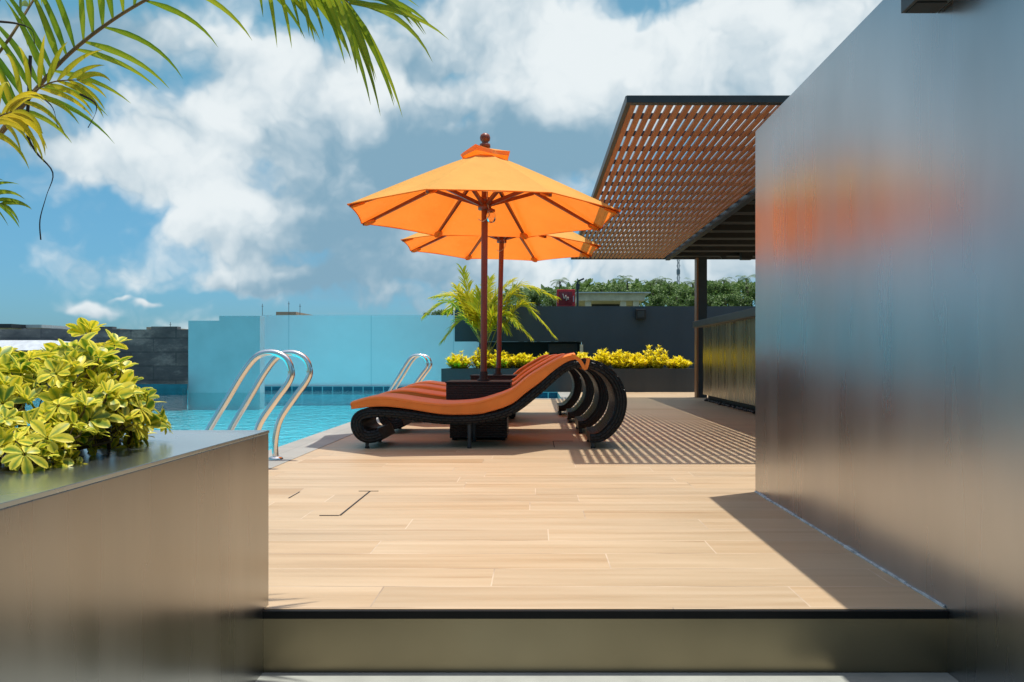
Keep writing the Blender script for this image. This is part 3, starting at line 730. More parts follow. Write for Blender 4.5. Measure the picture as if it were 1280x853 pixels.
# ------------------------------------------------------------------ side tables
def make_table():
    r = empty('side_table', (0, 0, 0), 'tmp', 'side table', 'black rattan side tables')
    MB().box(-.262, .262, -.225, .225, .300, .468, .006).build('top_box', MAT['rattan_box'], r)
    MB().box(-.268, .268, -.231, .231, .4685, .482, .003).build('table_top', MAT['black'], r)
    MB().box(-.235, .235, -.20, .20, .018, .2995, .006).build('base_box', MAT['rattan_box'], r)
    for sx in (-.2, .2):
        for sy in (-.17, .17): MB().lathe([(0, 0), (.02, 0), (.02, .0178)], (sx, sy, 0), 10).build('foot', MAT['rubber'], r)
    MB().lathe([(.052, 0), (.052, .012), (.034, .02), (.034, .075), (.03, .078)], (0.03, 0, .4825), 18).build('sleeve', MAT['black'], r)
    return r
T1 = make_table()
T1.location = (-.472, 6.75, .001); T1['label'] = 'black rattan side table carrying the nearer orange parasol'
T2 = copy_tree(T1); T2.location = (-.462, 9.06, .001); T2['label'] = 'farther black rattan side table carrying the lower orange parasol'

# ------------------------------------------------------------------ parasols
def make_umbrella():
    r = empty('parasol', (0, 0, 0), 'tmp', 'parasol', 'orange parasols'); RIM = 1.885; RR = 1.165; VZ = 2.352; VR = .20; th0 = R(5.5)
    def vert(k, rad, z): a = R(22.5)+k*math.pi/4+th0; return Vector((rad*math.cos(a), rad*math.sin(a), z))
    # canopy: eight sagging panels between the ribs, open at the vent
    m = MB(); NU, NV = 10, 12
    for k in range(8):
        v = []
        for j in range(NV+1):
            s_ = j/NV; rad = VR*.62+(RR-VR*.62)*s_; z = VZ+.035-(VZ+.035-RIM)*(s_**1.06)
            a = vert(k, rad, z); b2 = vert(k+1, rad, z)
            for i in range(NU+1):
                u = i/NU; p = a.lerp(b2, u); q = 4*u*(1-u)
                p.z -= .020*q*math.sin(math.pi*min(1, s_*.95))       # slack cloth
                p.z += .007*q*s_**6                                   # scalloped hem
                p.x *= 1-.016*q*s_**5; p.y *= 1-.016*q*s_**5
                n_ = mnoise.noise(Vector((p.x*3, p.y*3, k*3.1)))*.008*q
                p.z += n_
                v.append(p)
        f = []
        for j in range(NV):
            for i in range(NU):
                A = j*(NU+1)+i; f.append((A, A+NU+1, A+NU+2, A+1))
        m.add(v, f, True)
    cn = m.build('canopy', MAT['canopy'], r)
    hm = MB()
    for k in range(8):
        a = vert(k, RR, RIM); b2 = vert(k+1, RR, RIM); pts = []
        for i in range(11):
            u = i/10; p = a.lerp(b2, u); q = 4*u*(1-u); p.z += .007*q; p.x *= 1-.016*q; p.y *= 1-.016*q; pts.append(p)
        hm.tube(pts, .005, 5)
    hm.build('hem', MAT['pocket'], cn)
    # vent cap, tilted a little and flared
    m = MB(); v = [Vector((0, 0, VZ+.122))]; 
    for k in range(8):
        p = vert(k, VR*(1.12 if k % 2 else 1.0), VZ+.055+.018*math.cos(k*math.pi/4+2.4)+(.022 if k % 2 else -.012)); v.append(p)
    for k in range(8):
        p = vert(k, VR*1.02, VZ+.022+.012*math.cos(k*math.pi/4+2.4)+(.02 if k % 2 else -.008)); v.append(p)
    f = [(0, 1+k, 1+(k+1) % 8) for k in range(8)]+[(1+k, 9+k, 9+(k+1) % 8, 1+(k+1) % 8) for k in range(8)]
    m.add(v, f, False); m.build('vent_cap', MAT['canopy'], r)
    MB().lathe([(.03, 0), (.045, .004), (.045, .03), (.028, .036), (.026, .05), (.040, .062), (.045, .085), (.038, .108), (.018, .122), (0.001, .125)], (0, 0, VZ+.120), 20).build('finial', MAT['redwood'], r)
    MB().tube([(0, 0, .53), (0, 0, 1.2), (0, 0, 2.38)], .0275, 18).build('pole', MAT['redwood'], r)
    MB().lathe([(.028, 0), (.056, .004), (.056, .045), (.04, .055), (.04, .075), (.052, .08), (.052, .105), (.028, .11)], (0, 0, 1.945), 20).build('runner', MAT['redwood'], r)
    MB().lathe([(.028, 0), (.06, .01), (.06, .06), (.03, .07)], (0, 0, 2.28), 20).build('hub', MAT['redwood'], r)
    for k in range(8):
        a = vert(k, .055, 2.318); e = vert(k, RR*.985, RIM-.012)
        rb = MB().bar(a, e, .026, .034, w2=.020, h2=.020).build('rib', MAT['redwood'], r)
        mid = a.lerp(e, .37)
        MB().bar(vert(k, .05, 1.995), mid-Vector((0, 0, .02)), .024, .030).build('strut', MAT['redwood'], rb)
        # fabric pocket at the rib end
        pk = MB(); c = vert(k, RR*.93, 0); c.z = RIM+.012; t = (e-a).normalized(); sd_ = t.cross(Vector((0, 0, 1))).normalized(); nn = sd_.cross(t).normalized()
        vs = [c+t*(.055*math.cos(x_))+sd_*(.04*math.sin(x_))-nn*.016 for x_ in [2*math.pi*i/14 for i in range(14)]]
        vs2 = [p+nn*.012 for p in vs]
        pk.add(vs+vs2, [tuple(range(14))]+[(i, (i+1) % 14, 14+(i+1) % 14, 14+i) for i in range(14)], False)
        pk.build('rib_pocket', MAT['pocket'], cn)
    rp_ = MB().tube(catmull([(.012, -.03, 2.20), (.02, -.045, 2.08), (.03, -.05, 1.98), (.045, -.05, 1.90), (-.01, -.05, 1.845), (-.05, -.045, 1.865)], 5), .004, 6)
    rp_.build('cord', MAT['hose'], r)
    return r
U1 = make_umbrella()
U2 = copy_tree(U1)
U1.location = (-.445, 6.75, -.024); U1.rotation_euler = (0, R(.35), 0); U1['label'] = 'nearer and higher orange octagonal parasol on a red wooden pole'
U2.location = (-.437, 9.06, .030); U2.rotation_euler = (0, R(1.4), R(-3)); U2['label'] = 'farther and lower orange octagonal parasol partly hidden by the other canopy'
lt = empty('hanging_lamp', (-.445+.075, 6.70, 1.90), 'small clear glass lamp hanging under the nearer parasol', 'lamp')
cx, cy = -.375, 6.69
MB().lathe([(.012, .0), (.034, -.01), (.034, -.022), (.03, -.03)], (cx, cy, 1.925), 16).build('lamp_cap', MAT['redwood'], lt)
MB().lathe([(.030, 0), (.042, -.03), (.040, -.06), (.028, -.085), (.002, -.092)], (cx, cy, 1.896), 16).build('globe', MAT['glass'], lt)
MB().tube([(cx, cy, 1.925), (cx-.02, cy+.01, 1.96), (cx-.03, cy+.03, 1.985)], .003, 6).build('hook', MAT['dark_steel'], lt)

# ------------------------------------------------------------------ plants
def leaf_strip(mb, p0, d, up, length, width, droop, seg, tone, rnd_, fold=.25, shape='lance', twist=0.):
    """one leaf as a folded strip: 3 verts across, attribute r = margin, g = tone, b = along"""
    d = Vector(d).normalized(); up = Vector(up); s_ = d.cross(up)
    if s_.length < 1e-3: s_ = d.cross(Vector((1, 0, 0)))
    s_.normalize(); p = Vector(p0); base = len(mb.v); st_ = length/seg
    for i in range(seg+1):
        t = i/seg
        if shape == 'lance': w = width*min(1, .25+3.2*t)*(1-t**2.2)+.0004
        elif shape == 'obov': w = width*(.14, .46, .78, .97, 1., .80, .25)[min(6, int(round(t*6)))]
        else: w = width*math.sin(math.pi*(.05+.9*t))
        n_ = s_.cross(d).normalized(); ss = s_
        if twist:
            q = Matrix.Rotation(twist*t, 3, d); ss = q @ s_; n_ = q @ n_
        mb.v += [tuple(p-ss*w/2+n_*w*fold), tuple(p), tuple(p+ss*w/2+n_*w*fold)]
        mb.col += [(1, tone, t, 1), (0, tone, t, 1), (1, tone, t, 1)]
        p = p+d*st_
        d = (d+Vector((0, 0, -1))*droop*st_/max(length, 1e-6)*(0.4+1.2*t)).normalized()
        s2 = s_-d*s_.dot(d)
        if s2.length > 1e-4: s_ = s2.normalized()
    for i in range(seg):
        a = base+i*3
        mb.f += [(a, a+1, a+4, a+3), (a+1, a+2, a+5, a+4)]; mb.sm += [True, True]; mb.mi += [0, 0]

def schefflera(bx, by, tips, label, seed, scale=1.):
    q = random.Random(seed)
    r = empty('variegated_shrub', (bx, by, .40), label, 'shrub', 'variegated shrubs in the low metal planter')
    fo = MB(); sm = MB()
    tips = list(tips)+[(a+q.uniform(-.05, .05), b_+q.uniform(-.05, .05), c-q.uniform(.02, .09)) for a, b_, c in tips if q.random() < .4]
    for (tx, ty, tz) in tips:
        tip = Vector((tx, ty, tz)); base = Vector((bx+q.uniform(-.04, .04), by+q.uniform(-.04, .04), .39))
        mid = base.lerp(tip, .55)+Vector((q.uniform(-.02, .02), q.uniform(-.02, .02), .02))
        pts = catmull([tuple(base), tuple(mid), tuple(tip)], 4); sm.tube(pts, [.006-.0035*i/(len(pts)-1) for i in range(len(pts))], 6, cap=False)
        axis = (tip-mid).normalized()
        nw = q.randint(3, 4)
        for k in range(nw):
            # whorls of leaflets on petioles, from the tip downward
            ang = k*2.4+q.uniform(-.5, .5); outv = Vector((math.cos(ang), math.sin(ang), 0))
            f_ = k/nw; org = tip.lerp(mid, f_*.85)
            pl = (.012+.055*min(1, f_*2))*scale; pd = (outv*(.25+1.3*f_)+Vector((0, 0, 1))*(1.0-.75*f_)+axis*.3).normalized()
            c = org+pd*pl; sm.tube([org, org+pd*pl*.6+Vector((0, 0, .004)), c], .0014, 4, cap=False)
            nl = q.randint(6, 8); tone = q.random()**1.5 if f_ < .5 else q.random()
            e1 = pd.orthogonal().normalized(); e2 = pd.cross(e1)
            cup = q.uniform(.4, 1.1) if k == 0 else q.uniform(-.25, .75); ph = q.uniform(0, 6)
            L_ = q.uniform(.034, .048)*scale*(.8 if k == 0 else 1.05)
            for j in range(nl):
                a = ph+2*math.pi*j/nl+q.uniform(-.15, .15)
                dd = (e1*math.cos(a)+e2*math.sin(a)+pd*(cup+q.uniform(-.3, .3))).normalized()
                leaf_strip(fo, c+dd*.004, dd, pd, L_*q.uniform(.6, 1.2), L_*q.uniform(.40, .54), q.uniform(.3, .9), 6, min(1, max(0, tone+q.uniform(-.25, .25))), q, .12, 'obov')
    fo.build('foliage', MAT['schef'], r); sm.build('stem', MAT['bark'], r)
def tipsfrom(lst): return [tuple(P(a, b_, y_)) for a, b_, y_ in lst]
schefflera(-1.03, 1.72, tipsfrom([(112, 420, 1.74), (84, 448, 1.70), (142, 438, 1.78), (122, 455, 1.66), (95, 470, 1.62), (150, 470, 1.74), (132, 500, 1.60), (105, 515, 1.55), (68, 466, 1.72), (85, 500, 1.6), (128, 478, 1.80), (150, 505, 1.66), (118, 535, 1.60)]), 'tallest variegated yellow shrub, standing in the middle of the low metal planter', 3)
schefflera(-.99, 1.84, tipsfrom([(150, 480, 1.82), (172, 494, 1.84), (160, 510, 1.78), (142, 520, 1.74), (180, 512, 1.88), (148, 497, 1.9), (134, 540, 1.66), (165, 535, 1.80), (185, 535, 1.84)]), 'smaller variegated shrub at the planter corner, leaning over the cap towards the pool', 4)
schefflera(-1.2, 1.72, tipsfrom([(8, 460, 1.75), (36, 456, 1.78), (60, 452, 1.85), (25, 474, 1.68), (50, 480, 1.66), (5, 490, 1.60), (65, 505, 1.62), (30, 510, 1.56), (-10, 465, 1.7), (-15, 500, 1.6)]), 'bushy variegated shrub at the left end of the planter in front of the block wall', 5)
schefflera(-1.06, 1.45, tipsfrom([(15, 530, 1.50), (45, 530, 1.52), (75, 540, 1.52), (100, 545, 1.50), (30, 555, 1.46), (60, 562, 1.46), (5, 560, 1.44), (-15, 540, 1.46), (90, 525, 1.58), (118, 548, 1.57), (80, 568, 1.48), (20, 572, 1.42), (140, 552, 1.64), (50, 578, 1.42)]), 'low variegated shrub nearest the camera, spreading over the planter cap', 6, .74)

def areca_frond(mb_leaf, mb_stem, pts, n, L0, w, q, side=None, droop=1.0, r0=.008, gap=(.0, 1.), tone0=.5, skip=None, seg=6, flat=False):
    P_ = [Vector(p) for p in catmull(pts, 6)]
    mb_stem.tube(P_, [r0*(1-.8*i/(len(P_)-1)) for i in range(len(P_))], 6, cap=False)
    N = len(P_)
    for i in range(n):
        t = gap[0]+(gap[1]-gap[0])*(i+.5)/n; x_ = t*(N-1); a = int(min(N-2, x_)); p = P_[a].lerp(P_[a+1], x_-a)
        tg = (P_[a+1]-P_[a]).normalized()
        sd_ = (Vector(side) if side else tg.cross(Vector((0, 0, 1))))
        sd_ = (sd_-tg*sd_.dot(tg)).normalized(); up = sd_.cross(tg)
        for sg in (-1, 1):
            f_ = (t-gap[0])/(gap[1]-gap[0])
            if skip and skip(f_, sg, q): continue
            lk = 1.0+.45*max(0, f_-.68)/.32 if flat else 1.
            ln = L0*lk*q.uniform(.8, 1.12) if flat else L0*(.55+.6*math.sin(math.pi*min(1, f_*.8+.18)))*q.uniform(.85, 1.12)
            fw = .45+.9*f_
            dd = (tg*fw+sd_*sg*(1.0-.35*f_)+up*q.uniform(.05, .35)+Vector((q.uniform(-.16, .16), q.uniform(-.16, .16), q.uniform(-.14, .10)))).normalized()
            leaf_strip(mb_leaf, p, dd, up, ln, w*q.uniform(.8, 1.1), droop*q.uniform(.6, 1.4), seg, min(1, max(0, tone0+q.uniform(-.4, .4))), q, .18, 'lance', q.uniform(-.5, .5))

# palm above the pool end of the low planter, fronds reaching into view
q = random.Random(21)
fp_ = empty('areca_palm', (-1.98, 1.84, .40), 'palm in the low planter whose fronds hang into the top left of the view', 'palm')
tr = MB(); CR = Vector((-1.95, 2.02, 1.02))
for k, (dx, dy, h) in enumerate(((0, 0, .62), (.06, -.07, .5), (-.09, -.02, .56), (.02, .09, .45), (-.05, -.12, .4))):
    b0 = Vector((-1.98+dx, 1.80+dy*.6, .38)); e0 = CR+Vector((dx*1.6, dy*1.2, h-.62))
    tr.tube([b0, b0.lerp(e0, .5)+Vector((dx*.3, -.02, 0)), e0], [.034, .028, .017], 10)
tr.build('stem', MAT['palmstem'], fp_)
def fr(points, n, L0, w, mat, side=None, droop=1., r0=.007, gap=(0., 1.), tone=.5, seed=1, skip=None, flat=False):
    qq = random.Random(seed); lf_ = MB(); sm_ = MB()
    areca_frond(lf_, sm_, points, n, L0, w, qq, side, droop, r0, gap, tone, skip, 8, flat)
    f_ = lf_.build('frond', mat, fp_); sm_.build('stalk', MAT['rachis'], f_); return f_
A = [(-1.95, 2.02, .98)]+[tuple(P(*x_)) for x_ in [(-92, 262, 2.2), (-42, 205, 2.3), (0, 168, 2.35), (45, 112, 2.4), (95, 60, 2.42), (165, 10, 2.45), (245, -28, 2.45), (325, -42, 2.43), (385, -34, 2.40), (425, -8, 2.36)]]
fr(A, 38, .27, .021, MAT['frond'], side=(.15, -.40, .90), droop=1.2, r0=.010, gap=(.33, 1.), tone=.45, seed=5, flat=True,
   skip=lambda f, sg, q: (sg < 0 and f < .62 and q.random() < .78))
B = [(-1.92, 2.0, .95)]+[tuple(P(*x_)) for x_ in [(-60, 235, 2.15), (-10, 178, 2.2), (28, 128, 2.25), (62, 104, 2.28), (100, 100, 2.3)]]
fr(B, 9, .15, .016, MAT['frondy'], side=(.2, -.4, .9), droop=1.5, r0=.006, gap=(.45, 1.), tone=.4, seed=8)
C = [(-1.96, 2.05, .98)]+[tuple(P(*x_)) for x_ in [(-92, 200, 2.25), (-58, 145, 2.3), (-20, 90, 2.35), (12, 48, 2.35), (42, 0, 2.4), (80, -60, 2.45), (160, -120, 2.5)]]
fr(C, 8, .24, .024, MAT['frond'], side=(.5, -.4, .6), droop=1.6, r0=.008, gap=(.62, 1.), tone=.55, seed=11)
Dd = [(-1.95, 2.04, .96)]+[tuple(P(*x_)) for x_ in [(-130, 262, 2.22), (-88, 236, 2.3), (-40, 240, 2.34), (5, 256, 2.36)]]
fr(Dd, 8, .12, .016, MAT['frond'], side=(.1, -.5, .8), droop=1.2, r0=.005, gap=(.5, 1.), tone=.7, seed=12)
E = [(-1.93, 1.97, .93)]+[tuple(P(*x_)) for x_ in [(-80, 235, 2.03), (-35, 180, 2.08), (-8, 150, 2.1), (15, 140, 2.12)]]
fr(E, 8, .17, .018, MAT['frondy'], side=(.3, -.6, .6), droop=3.2, r0=.006, gap=(.5, 1.), tone=.2, seed=14)
F = [(-1.96, 2.0, .98)]+[tuple(P(*x_)) for x_ in [(-120, 190, 2.2), (-60, 70, 2.3), (40, -40, 2.35), (150, -95, 2.35), (280, -80, 2.35), (352, -52, 2.32), (400, -26, 2.3), (438, 6, 2.28)]]
fr(F, 16, .25, .021, MAT['frond'], side=(.15, -.45, .85), droop=1.1, r0=.008, gap=(.66, 1.), tone=.5, seed=31, flat=True)
for k, (mx_, ex_) in enumerate((((-2.35, 2.15, 1.75), (-2.95, 2.2, 1.55)), ((-2.15, 2.45, 1.85), (-2.6, 2.9, 1.7)), ((-2.1, 1.75, 1.7), (-2.5, 1.35, 1.55)), ((-2.4, 1.9, 1.5), (-2.95, 1.75, 1.15)))):
    fr([tuple(CR), tuple(CR.lerp(Vector(mx_), .5)+Vector((0, 0, .08))), mx_, ex_], 26, .24, .021, MAT['frond'], droop=1.4, r0=.008, gap=(.30, 1.), tone=.5, seed=60+k)
dl = MB()
for pts, w in (([(38, 70), (36, 120), (34, 165), (45, 190), (66, 216), (58, 245), (50, 275), (51, 300)], .008), ([(-5, 27), (22, 30), (40, 38), (43, 55)], .006), ([(50, 120), (66, 135), (72, 160)], .004), ([(100, 118), (118, 128), (120, 140), (110, 160)], .005)):
    pp = [tuple(P(a, b_, 2.30)) for a, b_ in pts]; pp = catmull(pp, 5)
    dl.tube(pp, [w*(.25+.75*abs(math.sin(1.1+3.*i/len(pp))))*.66*(1-.55*i/len(pp)) for i in range(len(pp))], 5)
dl.build('dry_leaf', MAT['dry'], fp_)

# palm in the rear planter
q = random.Random(33)
bp = empty('areca_palm', (-1.05, 16.5, .40), 'yellow green areca palm growing in the rear planter', 'palm')
bx, by = -1.05, 16.5
sm_ = MB()
for k in range(7):
    a = k*.9; sm_.tube([(bx+.10*math.cos(a), by+.1*math.sin(a), .38), (bx+.14*math.cos(a), by+.14*math.sin(a), .9)], [.03, .02], 8)
sm_.build('stem', MAT['palmstem'], bp)
for (ex, ez, ey, cx_, cz_) in [(578, 338, 16.3, 590, 385), (545, 372, 16.2, 570, 372), (533, 394, 15.9, 560, 378), (640, 352, 16.4, 615, 375), (665, 392, 16.1, 640, 368), (692, 372, 16.3, 650, 358), (690, 418, 15.9, 655, 382), (660, 420, 15.7, 632, 395), (555, 425, 15.8, 578, 400), (612, 350, 16.6, 604, 380), (600, 365, 15.8, 598, 392), (632, 412, 15.7, 618, 395), (560, 390, 16.7, 580, 370), (620, 380, 16.8, 612, 378), (572, 360, 16.5, 583, 385), (645, 405, 16.5, 625, 385)]:
    lf_ = MB(); sm_ = MB(); ey += .55; e = P(ex, ez, ey); c = P(cx_, cz_, (ey+16.5)/2)
    base = Vector((bx+q.uniform(-.1, .1), by+q.uniform(-.1, .1), .75))
    areca_frond(lf_, sm_, [tuple(base), tuple(base.lerp(c, .55)+Vector((0, 0, .12))), tuple(c), tuple(e)], 44, .34, .044, q, None, 1.1, .012, (.25, 1.), .35, seg=4)
    f_ = lf_.build('frond', MAT['areca'], bp); sm_.build('stalk', MAT['palmstem'], f_)

# golden shrubs
def gold_shrub(px_, top, wpx, seed, label, yy=16.08):
    q = random.Random(seed); x_ = (px_-670)*yy/1000; zt_ = EYE-(top-447)*yy/1000; w = wpx*yy/1000/2
    r = empty('golden_shrub', (x_, yy, .40), label, 'shrub', 'golden shrubs in the rear planter')
    m = MB(); s_ = MB(); h = zt_-.42
    for k in range(64):
        a = q.uniform(0, 6.28); rr = math.sqrt(q.random()); tx = x_+w*rr*math.cos(a); ty = yy+.38*rr*math.sin(a)
        tz = .42+h*(1-.55*rr**2)*q.uniform(.55, 1.0)
        base = Vector((x_+(tx-x_)*.35, yy+(ty-yy)*.35, .39)); tip = Vector((tx, ty, tz)); s_.tube([base, base.lerp(tip, .6)+Vector((0, 0, .02)), tip], [.006, .004, .002], 4, cap=False)
        for j in range(26):
            f_ = q.random()**1.6; p = tip.lerp(base, f_*.8); b_ = q.uniform(0, 6.28)
            dd = Vector((math.cos(b_), math.sin(b_), q.uniform(.1, 1.3)*(1-.5*f_)))
            leaf_strip(m, p, dd, (0, 0, 1), q.uniform(.05, .09), .030, q.uniform(.3, 1.), 2, min(1, max(0, f_*1.25-.15+q.uniform(-.2, .2))), q, .15, 'oval')
    m.build('foliage', MAT['gold'], r); s_.build('stem', MAT['bark'], r)
GS = [(575, 440, 36, 'golden shrub at the left end of the rear planter'), (602, 436, 34, 'golden shrub behind the poles of both parasols'), (628, 437, 34, 'golden shrub just right of the farther parasol pole'),
      (654, 438, 32, 'golden shrub below the drooping right fronds of the areca palm'), (678, 440, 30, 'golden shrub rising behind the raised backrests of the loungers'), (702, 446, 26, 'low golden shrub above the tops of the lounger backrests'),
      (728, 440, 28, 'golden shrub in front of the pale pipe beside the recess'), (752, 434, 24, 'golden shrub with one slim sprig sticking up'), (776, 437, 34, 'golden shrub below the square black wall lamp, left of the tallest one'),
      (818, 430, 40, 'tallest golden shrub of the rear planter'), (797, 440, 26, 'golden shrub tucked against the left side of the tallest one'), (846, 446, 36, 'low golden shrub at the right end of the rear planter beside the post')]
for i, (a, b_, c_, lb) in enumerate(GS): gold_shrub(a, b_, c_, 50+i, lb, 16.05+(.06 if i % 2 else -.05))

# ------------------------------------------------------------------ beyond the terrace
fb = empty('hose_cabinet', (.7, 18.6, 1.8), 'red fire hose cabinet with a dark glass door standing behind the navy wall', 'cabinet')
c0 = P(696, 362, 18.6); c1 = P(719, 384, 18.6)
MB().box(c0.x, c1.x, 18.6, 18.85, c1.z, c0.z, .01).build('body', MAT['red'], fb)
dr = MB().box(c0.x+.05, c1.x-.07, 18.588, 18.6, c1.z+.05, c0.z-.05).build('door', MAT['red_dark'], fb)
MB().box(c1.x-.05, c1.x-.03, 18.58, 18.599, c1.z+.12, c0.z-.15).build('handle', MAT['white'], fb)
hs = MB(); hs.tube(catmull([(c0.x+.14, 18.58, c0.z-.10), (c0.x+.17, 18.58, c0.z-.22), (c0.x+.21, 18.58, c0.z-.14), (c0.x+.22, 18.58, c0.z-.26), (c0.x+.26, 18.58, c0.z-.18), (c0.x+.27, 18.58, c0.z-.24)], 4), .011, 6); hs.build('hose', MAT['hose'], fb)
MB().box(c0.x+.1, c0.x+.16, 18.7, 18.76, -5, c1.z).build('post', MAT['dark_steel'], fb)
MB().box(c1.x-.16, c1.x-.1, 18.7, 18.76, -5, c1.z).build('post', MAT['dark_steel'], fb)

lp_ = empty('street_lamp', tuple(P(722, 560, 40)), 'thin dark lamp post with a short arm beside the red cabinet', 'lamp post')
MB().tube([P(722, 560, 40), P(722, 352, 40)], [.10, .05], 8).build('pole', MAT['dark_steel'], lp_)
MB().bar(P(722, 352, 40), P(730, 348.5, 40), .10, .08).build('lamp_head', MAT['dark_steel'], lp_)
MB().box(P(720, 0, 40).x, P(724.5, 0, 40).x, 39.9, 40.1, P(0, 362, 40).z, P(0, 355, 40).z).build('control_box', MAT['dark_steel'], lp_)

pv = empty('pavilion', (P(765, 0, 45).x, 47, -5), 'pale concrete pavilion with a flat roof on square columns behind the navy wall', 'pavilion')
a = P(722, 366, 45); e = P(806, 371, 45)
MB().box(a.x, e.x, 45, 50, P(0, 376, 45).z, P(0, 367, 45).z).build('roof', MAT['concrete'], pv)
MB().box(a.x-.1, e.x+.3, 44.8, 50.2, P(0, 367, 45).z+.002, P(0, 365.5, 45).z).build('roof_edge', MAT['white'], pv)
for cxp in (735, 779, 795):
    xx = P(cxp, 0, 45).x; MB().box(xx-.15, xx+.18, 45.1, 45.5, -5, P(0, 376, 45).z-.002).build('column', MAT['concrete'], pv)
for cxp in (728, 800): xx = P(cxp, 0, 45).x; MB().box(xx-.15, xx+.18, 49.4, 49.8, -5, P(0, 376, 45).z-.002).build('column', MAT['concrete'], pv)
MB().box(P(740, 0, 48).x, P(777, 0, 48).x, 48, 48.2, -5, P(0, 378, 48).z).build('rear_wall', MAT['dark_steel'], pv)

mast = empty('radio_mast', tuple(P(848, 447, 160)), 'slim grey lattice radio mast rising over the far trees', 'mast')
m = MB(); zb, zt_ = -5, P(0, 322, 160).z; xm = P(848, 0, 160).x
for dx, dy in ((-.4, 0), (.4, 0), (0, .6)): m.bar((xm+dx, 160+dy, zb), (xm+dx*.4, 160+dy*.4, zt_), .09, .09)
z = zb
while z < zt_-1:
    m.bar((xm-.35, 160, z), (xm+.35, 160, z+1.2), .06, .06); m.bar((xm+.35, 160, z), (xm-.35, 160, z+1.2), .06, .06); z += 1.2
MAT['mast'] = plain('grey steel', (.22, .25, .28), .6)
m.build('lattice', MAT['mast'], mast)
MB().box(xm-.3, xm+.3, 159.8, 160.4, zt_-3.4, zt_-2.4).build('antenna', MAT['mast'], mast)

# far trees
def far_tree(px_, top, Y, wpx, seed, label, n=1500):
    q = random.Random(seed); top_p = P(px_, top, Y); x_, zt_ = top_p.x, top_p.z; w = wpx*Y/1000/2; h = min(zt_+5, w*2.1); 
    r = empty('broadleaf_tree', (x_, Y, -5), label, 'tree', 'broadleaf trees beyond the navy wall')
    t_ = MB(); t_.tube([(x_, Y, -5), (x_+.1*w, Y, zt_-h*.5), (x_, Y, zt_-h*.15)], [.28, .18, .05], 7)
    lob = []
    for k in range(9):
        a = q.uniform(0, 6.28); rr = q.uniform(.15, .75); lob.append((x_+w*rr*math.cos(a), Y+w*rr*math.sin(a), zt_-h*q.uniform(.16, .7), w*q.uniform(.30, .5)))
    lob.append((x_, Y, zt_-h*.2, w*.42))
    for l in lob[:5]: t_.bar((x_, Y, zt_-h*.6), (l[0], l[1], l[2]), .14, .14, w2=.05, h2=.05)
    m = MB()
    for i in range(n):
        l = q.choice(lob); v = Vector((q.gauss(0, 1), q.gauss(0, 1), q.gauss(0, 1))).normalized()*l[3]*q.uniform(.6, 1.08)
        p = Vector((l[0]+v.x, l[1]+v.y, l[2]+v.z*.8)); s_ = w*q.uniform(.055, .115)
        d_ = Vector((q.uniform(-1, 1), q.uniform(-1, 1), q.uniform(-.6, .8)))
        leaf_strip(m, p, d_, (q.uniform(-1, 1), q.uniform(-1, 1), 1), s_*1.6, s_, .4, 2, q.random(), q, .1, 'oval')
    m.build('crown', MAT['tree'], r); t_.build('trunk', MAT['trunk'], r)
def coconut(px_, top, Y, wpx, seed, label):
    q = random.Random(seed); tp_ = P(px_, top, Y); L_ = wpx*Y/1000/2
    r = empty('coconut_palm', (tp_.x, Y, -5), label, 'palm', 'coconut palms beyond the navy wall')
    c = tp_-Vector((0, 0, L_*.45)); lean = q.uniform(-.6, .6)
    MB().tube([(tp_.x-lean, Y, -5), (tp_.x-lean*.3, Y, (c.z-5)/2), tuple(c)], [.22, .16, .12], 7).build('trunk', MAT['trunk'], r)
    m = MB()
    for k in range(13):
        a = k*2.4+q.uniform(-.3, .3); el = q.uniform(-.1, 1.0); d_ = Vector((math.cos(a)*math.cos(el), math.sin(a)*math.cos(el), math.sin(el)))
        p = Vector(c); dd = Vector(d_); sg = 9
        for i in range(sg):
            sdv = dd.cross(Vector((0, 0, 1))).normalized()
            for s_ in (-1, 1):
                leaf_strip(m, p, dd*.6+sdv*s_*.7+Vector((0, 0, -.35)), (0, 0, 1), L_*.34*(1-.5*abs(i/sg-.4)), L_*.07, .8, 2, q.uniform(.3, 1), q, .1, 'lance')
            p = p+dd*L_/sg; dd = (dd+Vector((0, 0, -.17))).normalized()
    m.build('crown', MAT['tree'], r)
q = random.Random(77); m = MB()
for i in range(5200):
    px_ = q.uniform(630, 1090); Y = q.uniform(126, 150); topy = 360+9*mnoise.noise(Vector((px_*.03, 3.3, 0)))+6*mnoise.noise(Vector((px_*.12, 7.1, 0)))-(3 if px_ > 720 else -6)
    p = P(px_, topy+abs(q.gauss(0, 9)), Y)
    leaf_strip(m, p, (q.uniform(-1, 1), q.uniform(-1, 1), q.uniform(-.5, .8)), (q.uniform(-1, 1), q.uniform(-1, 1), 1), q.uniform(.7, 1.4), q.uniform(.5, .9), .4, 2, q.random(), q, .1, 'oval')
tag(m.build('woodland', MAT['tree']), 'continuous dense far woodland behind the single trees and the pavilion', 'woodland', kind='stuff')
TT = [(652, 372, 95, 26), (672, 362, 100, 30), (690, 368, 95, 24), (706, 356, 110, 30), (728, 357, 112, 34), (752, 352, 115, 40), (775, 354, 112, 34), (796, 359, 105, 28), (815, 356, 95, 34), (836, 352, 100, 38), (856, 358, 92, 34), (874, 356, 96, 30), (894, 352, 90, 38), (914, 357, 92, 34), (934, 350, 95, 40), (955, 352, 95, 44), (845, 366, 80, 30), (905, 366, 80, 34), (822, 368, 84, 26), (925, 366, 82, 30), (885, 367, 82, 26), (660, 376, 88, 20), (545, 388, 120, 20), (532, 390, 122, 16), (556, 386, 118, 22), (715, 370, 90, 26), (870, 369, 84, 24), (985, 350, 95, 44), (1020, 352, 95, 44)]
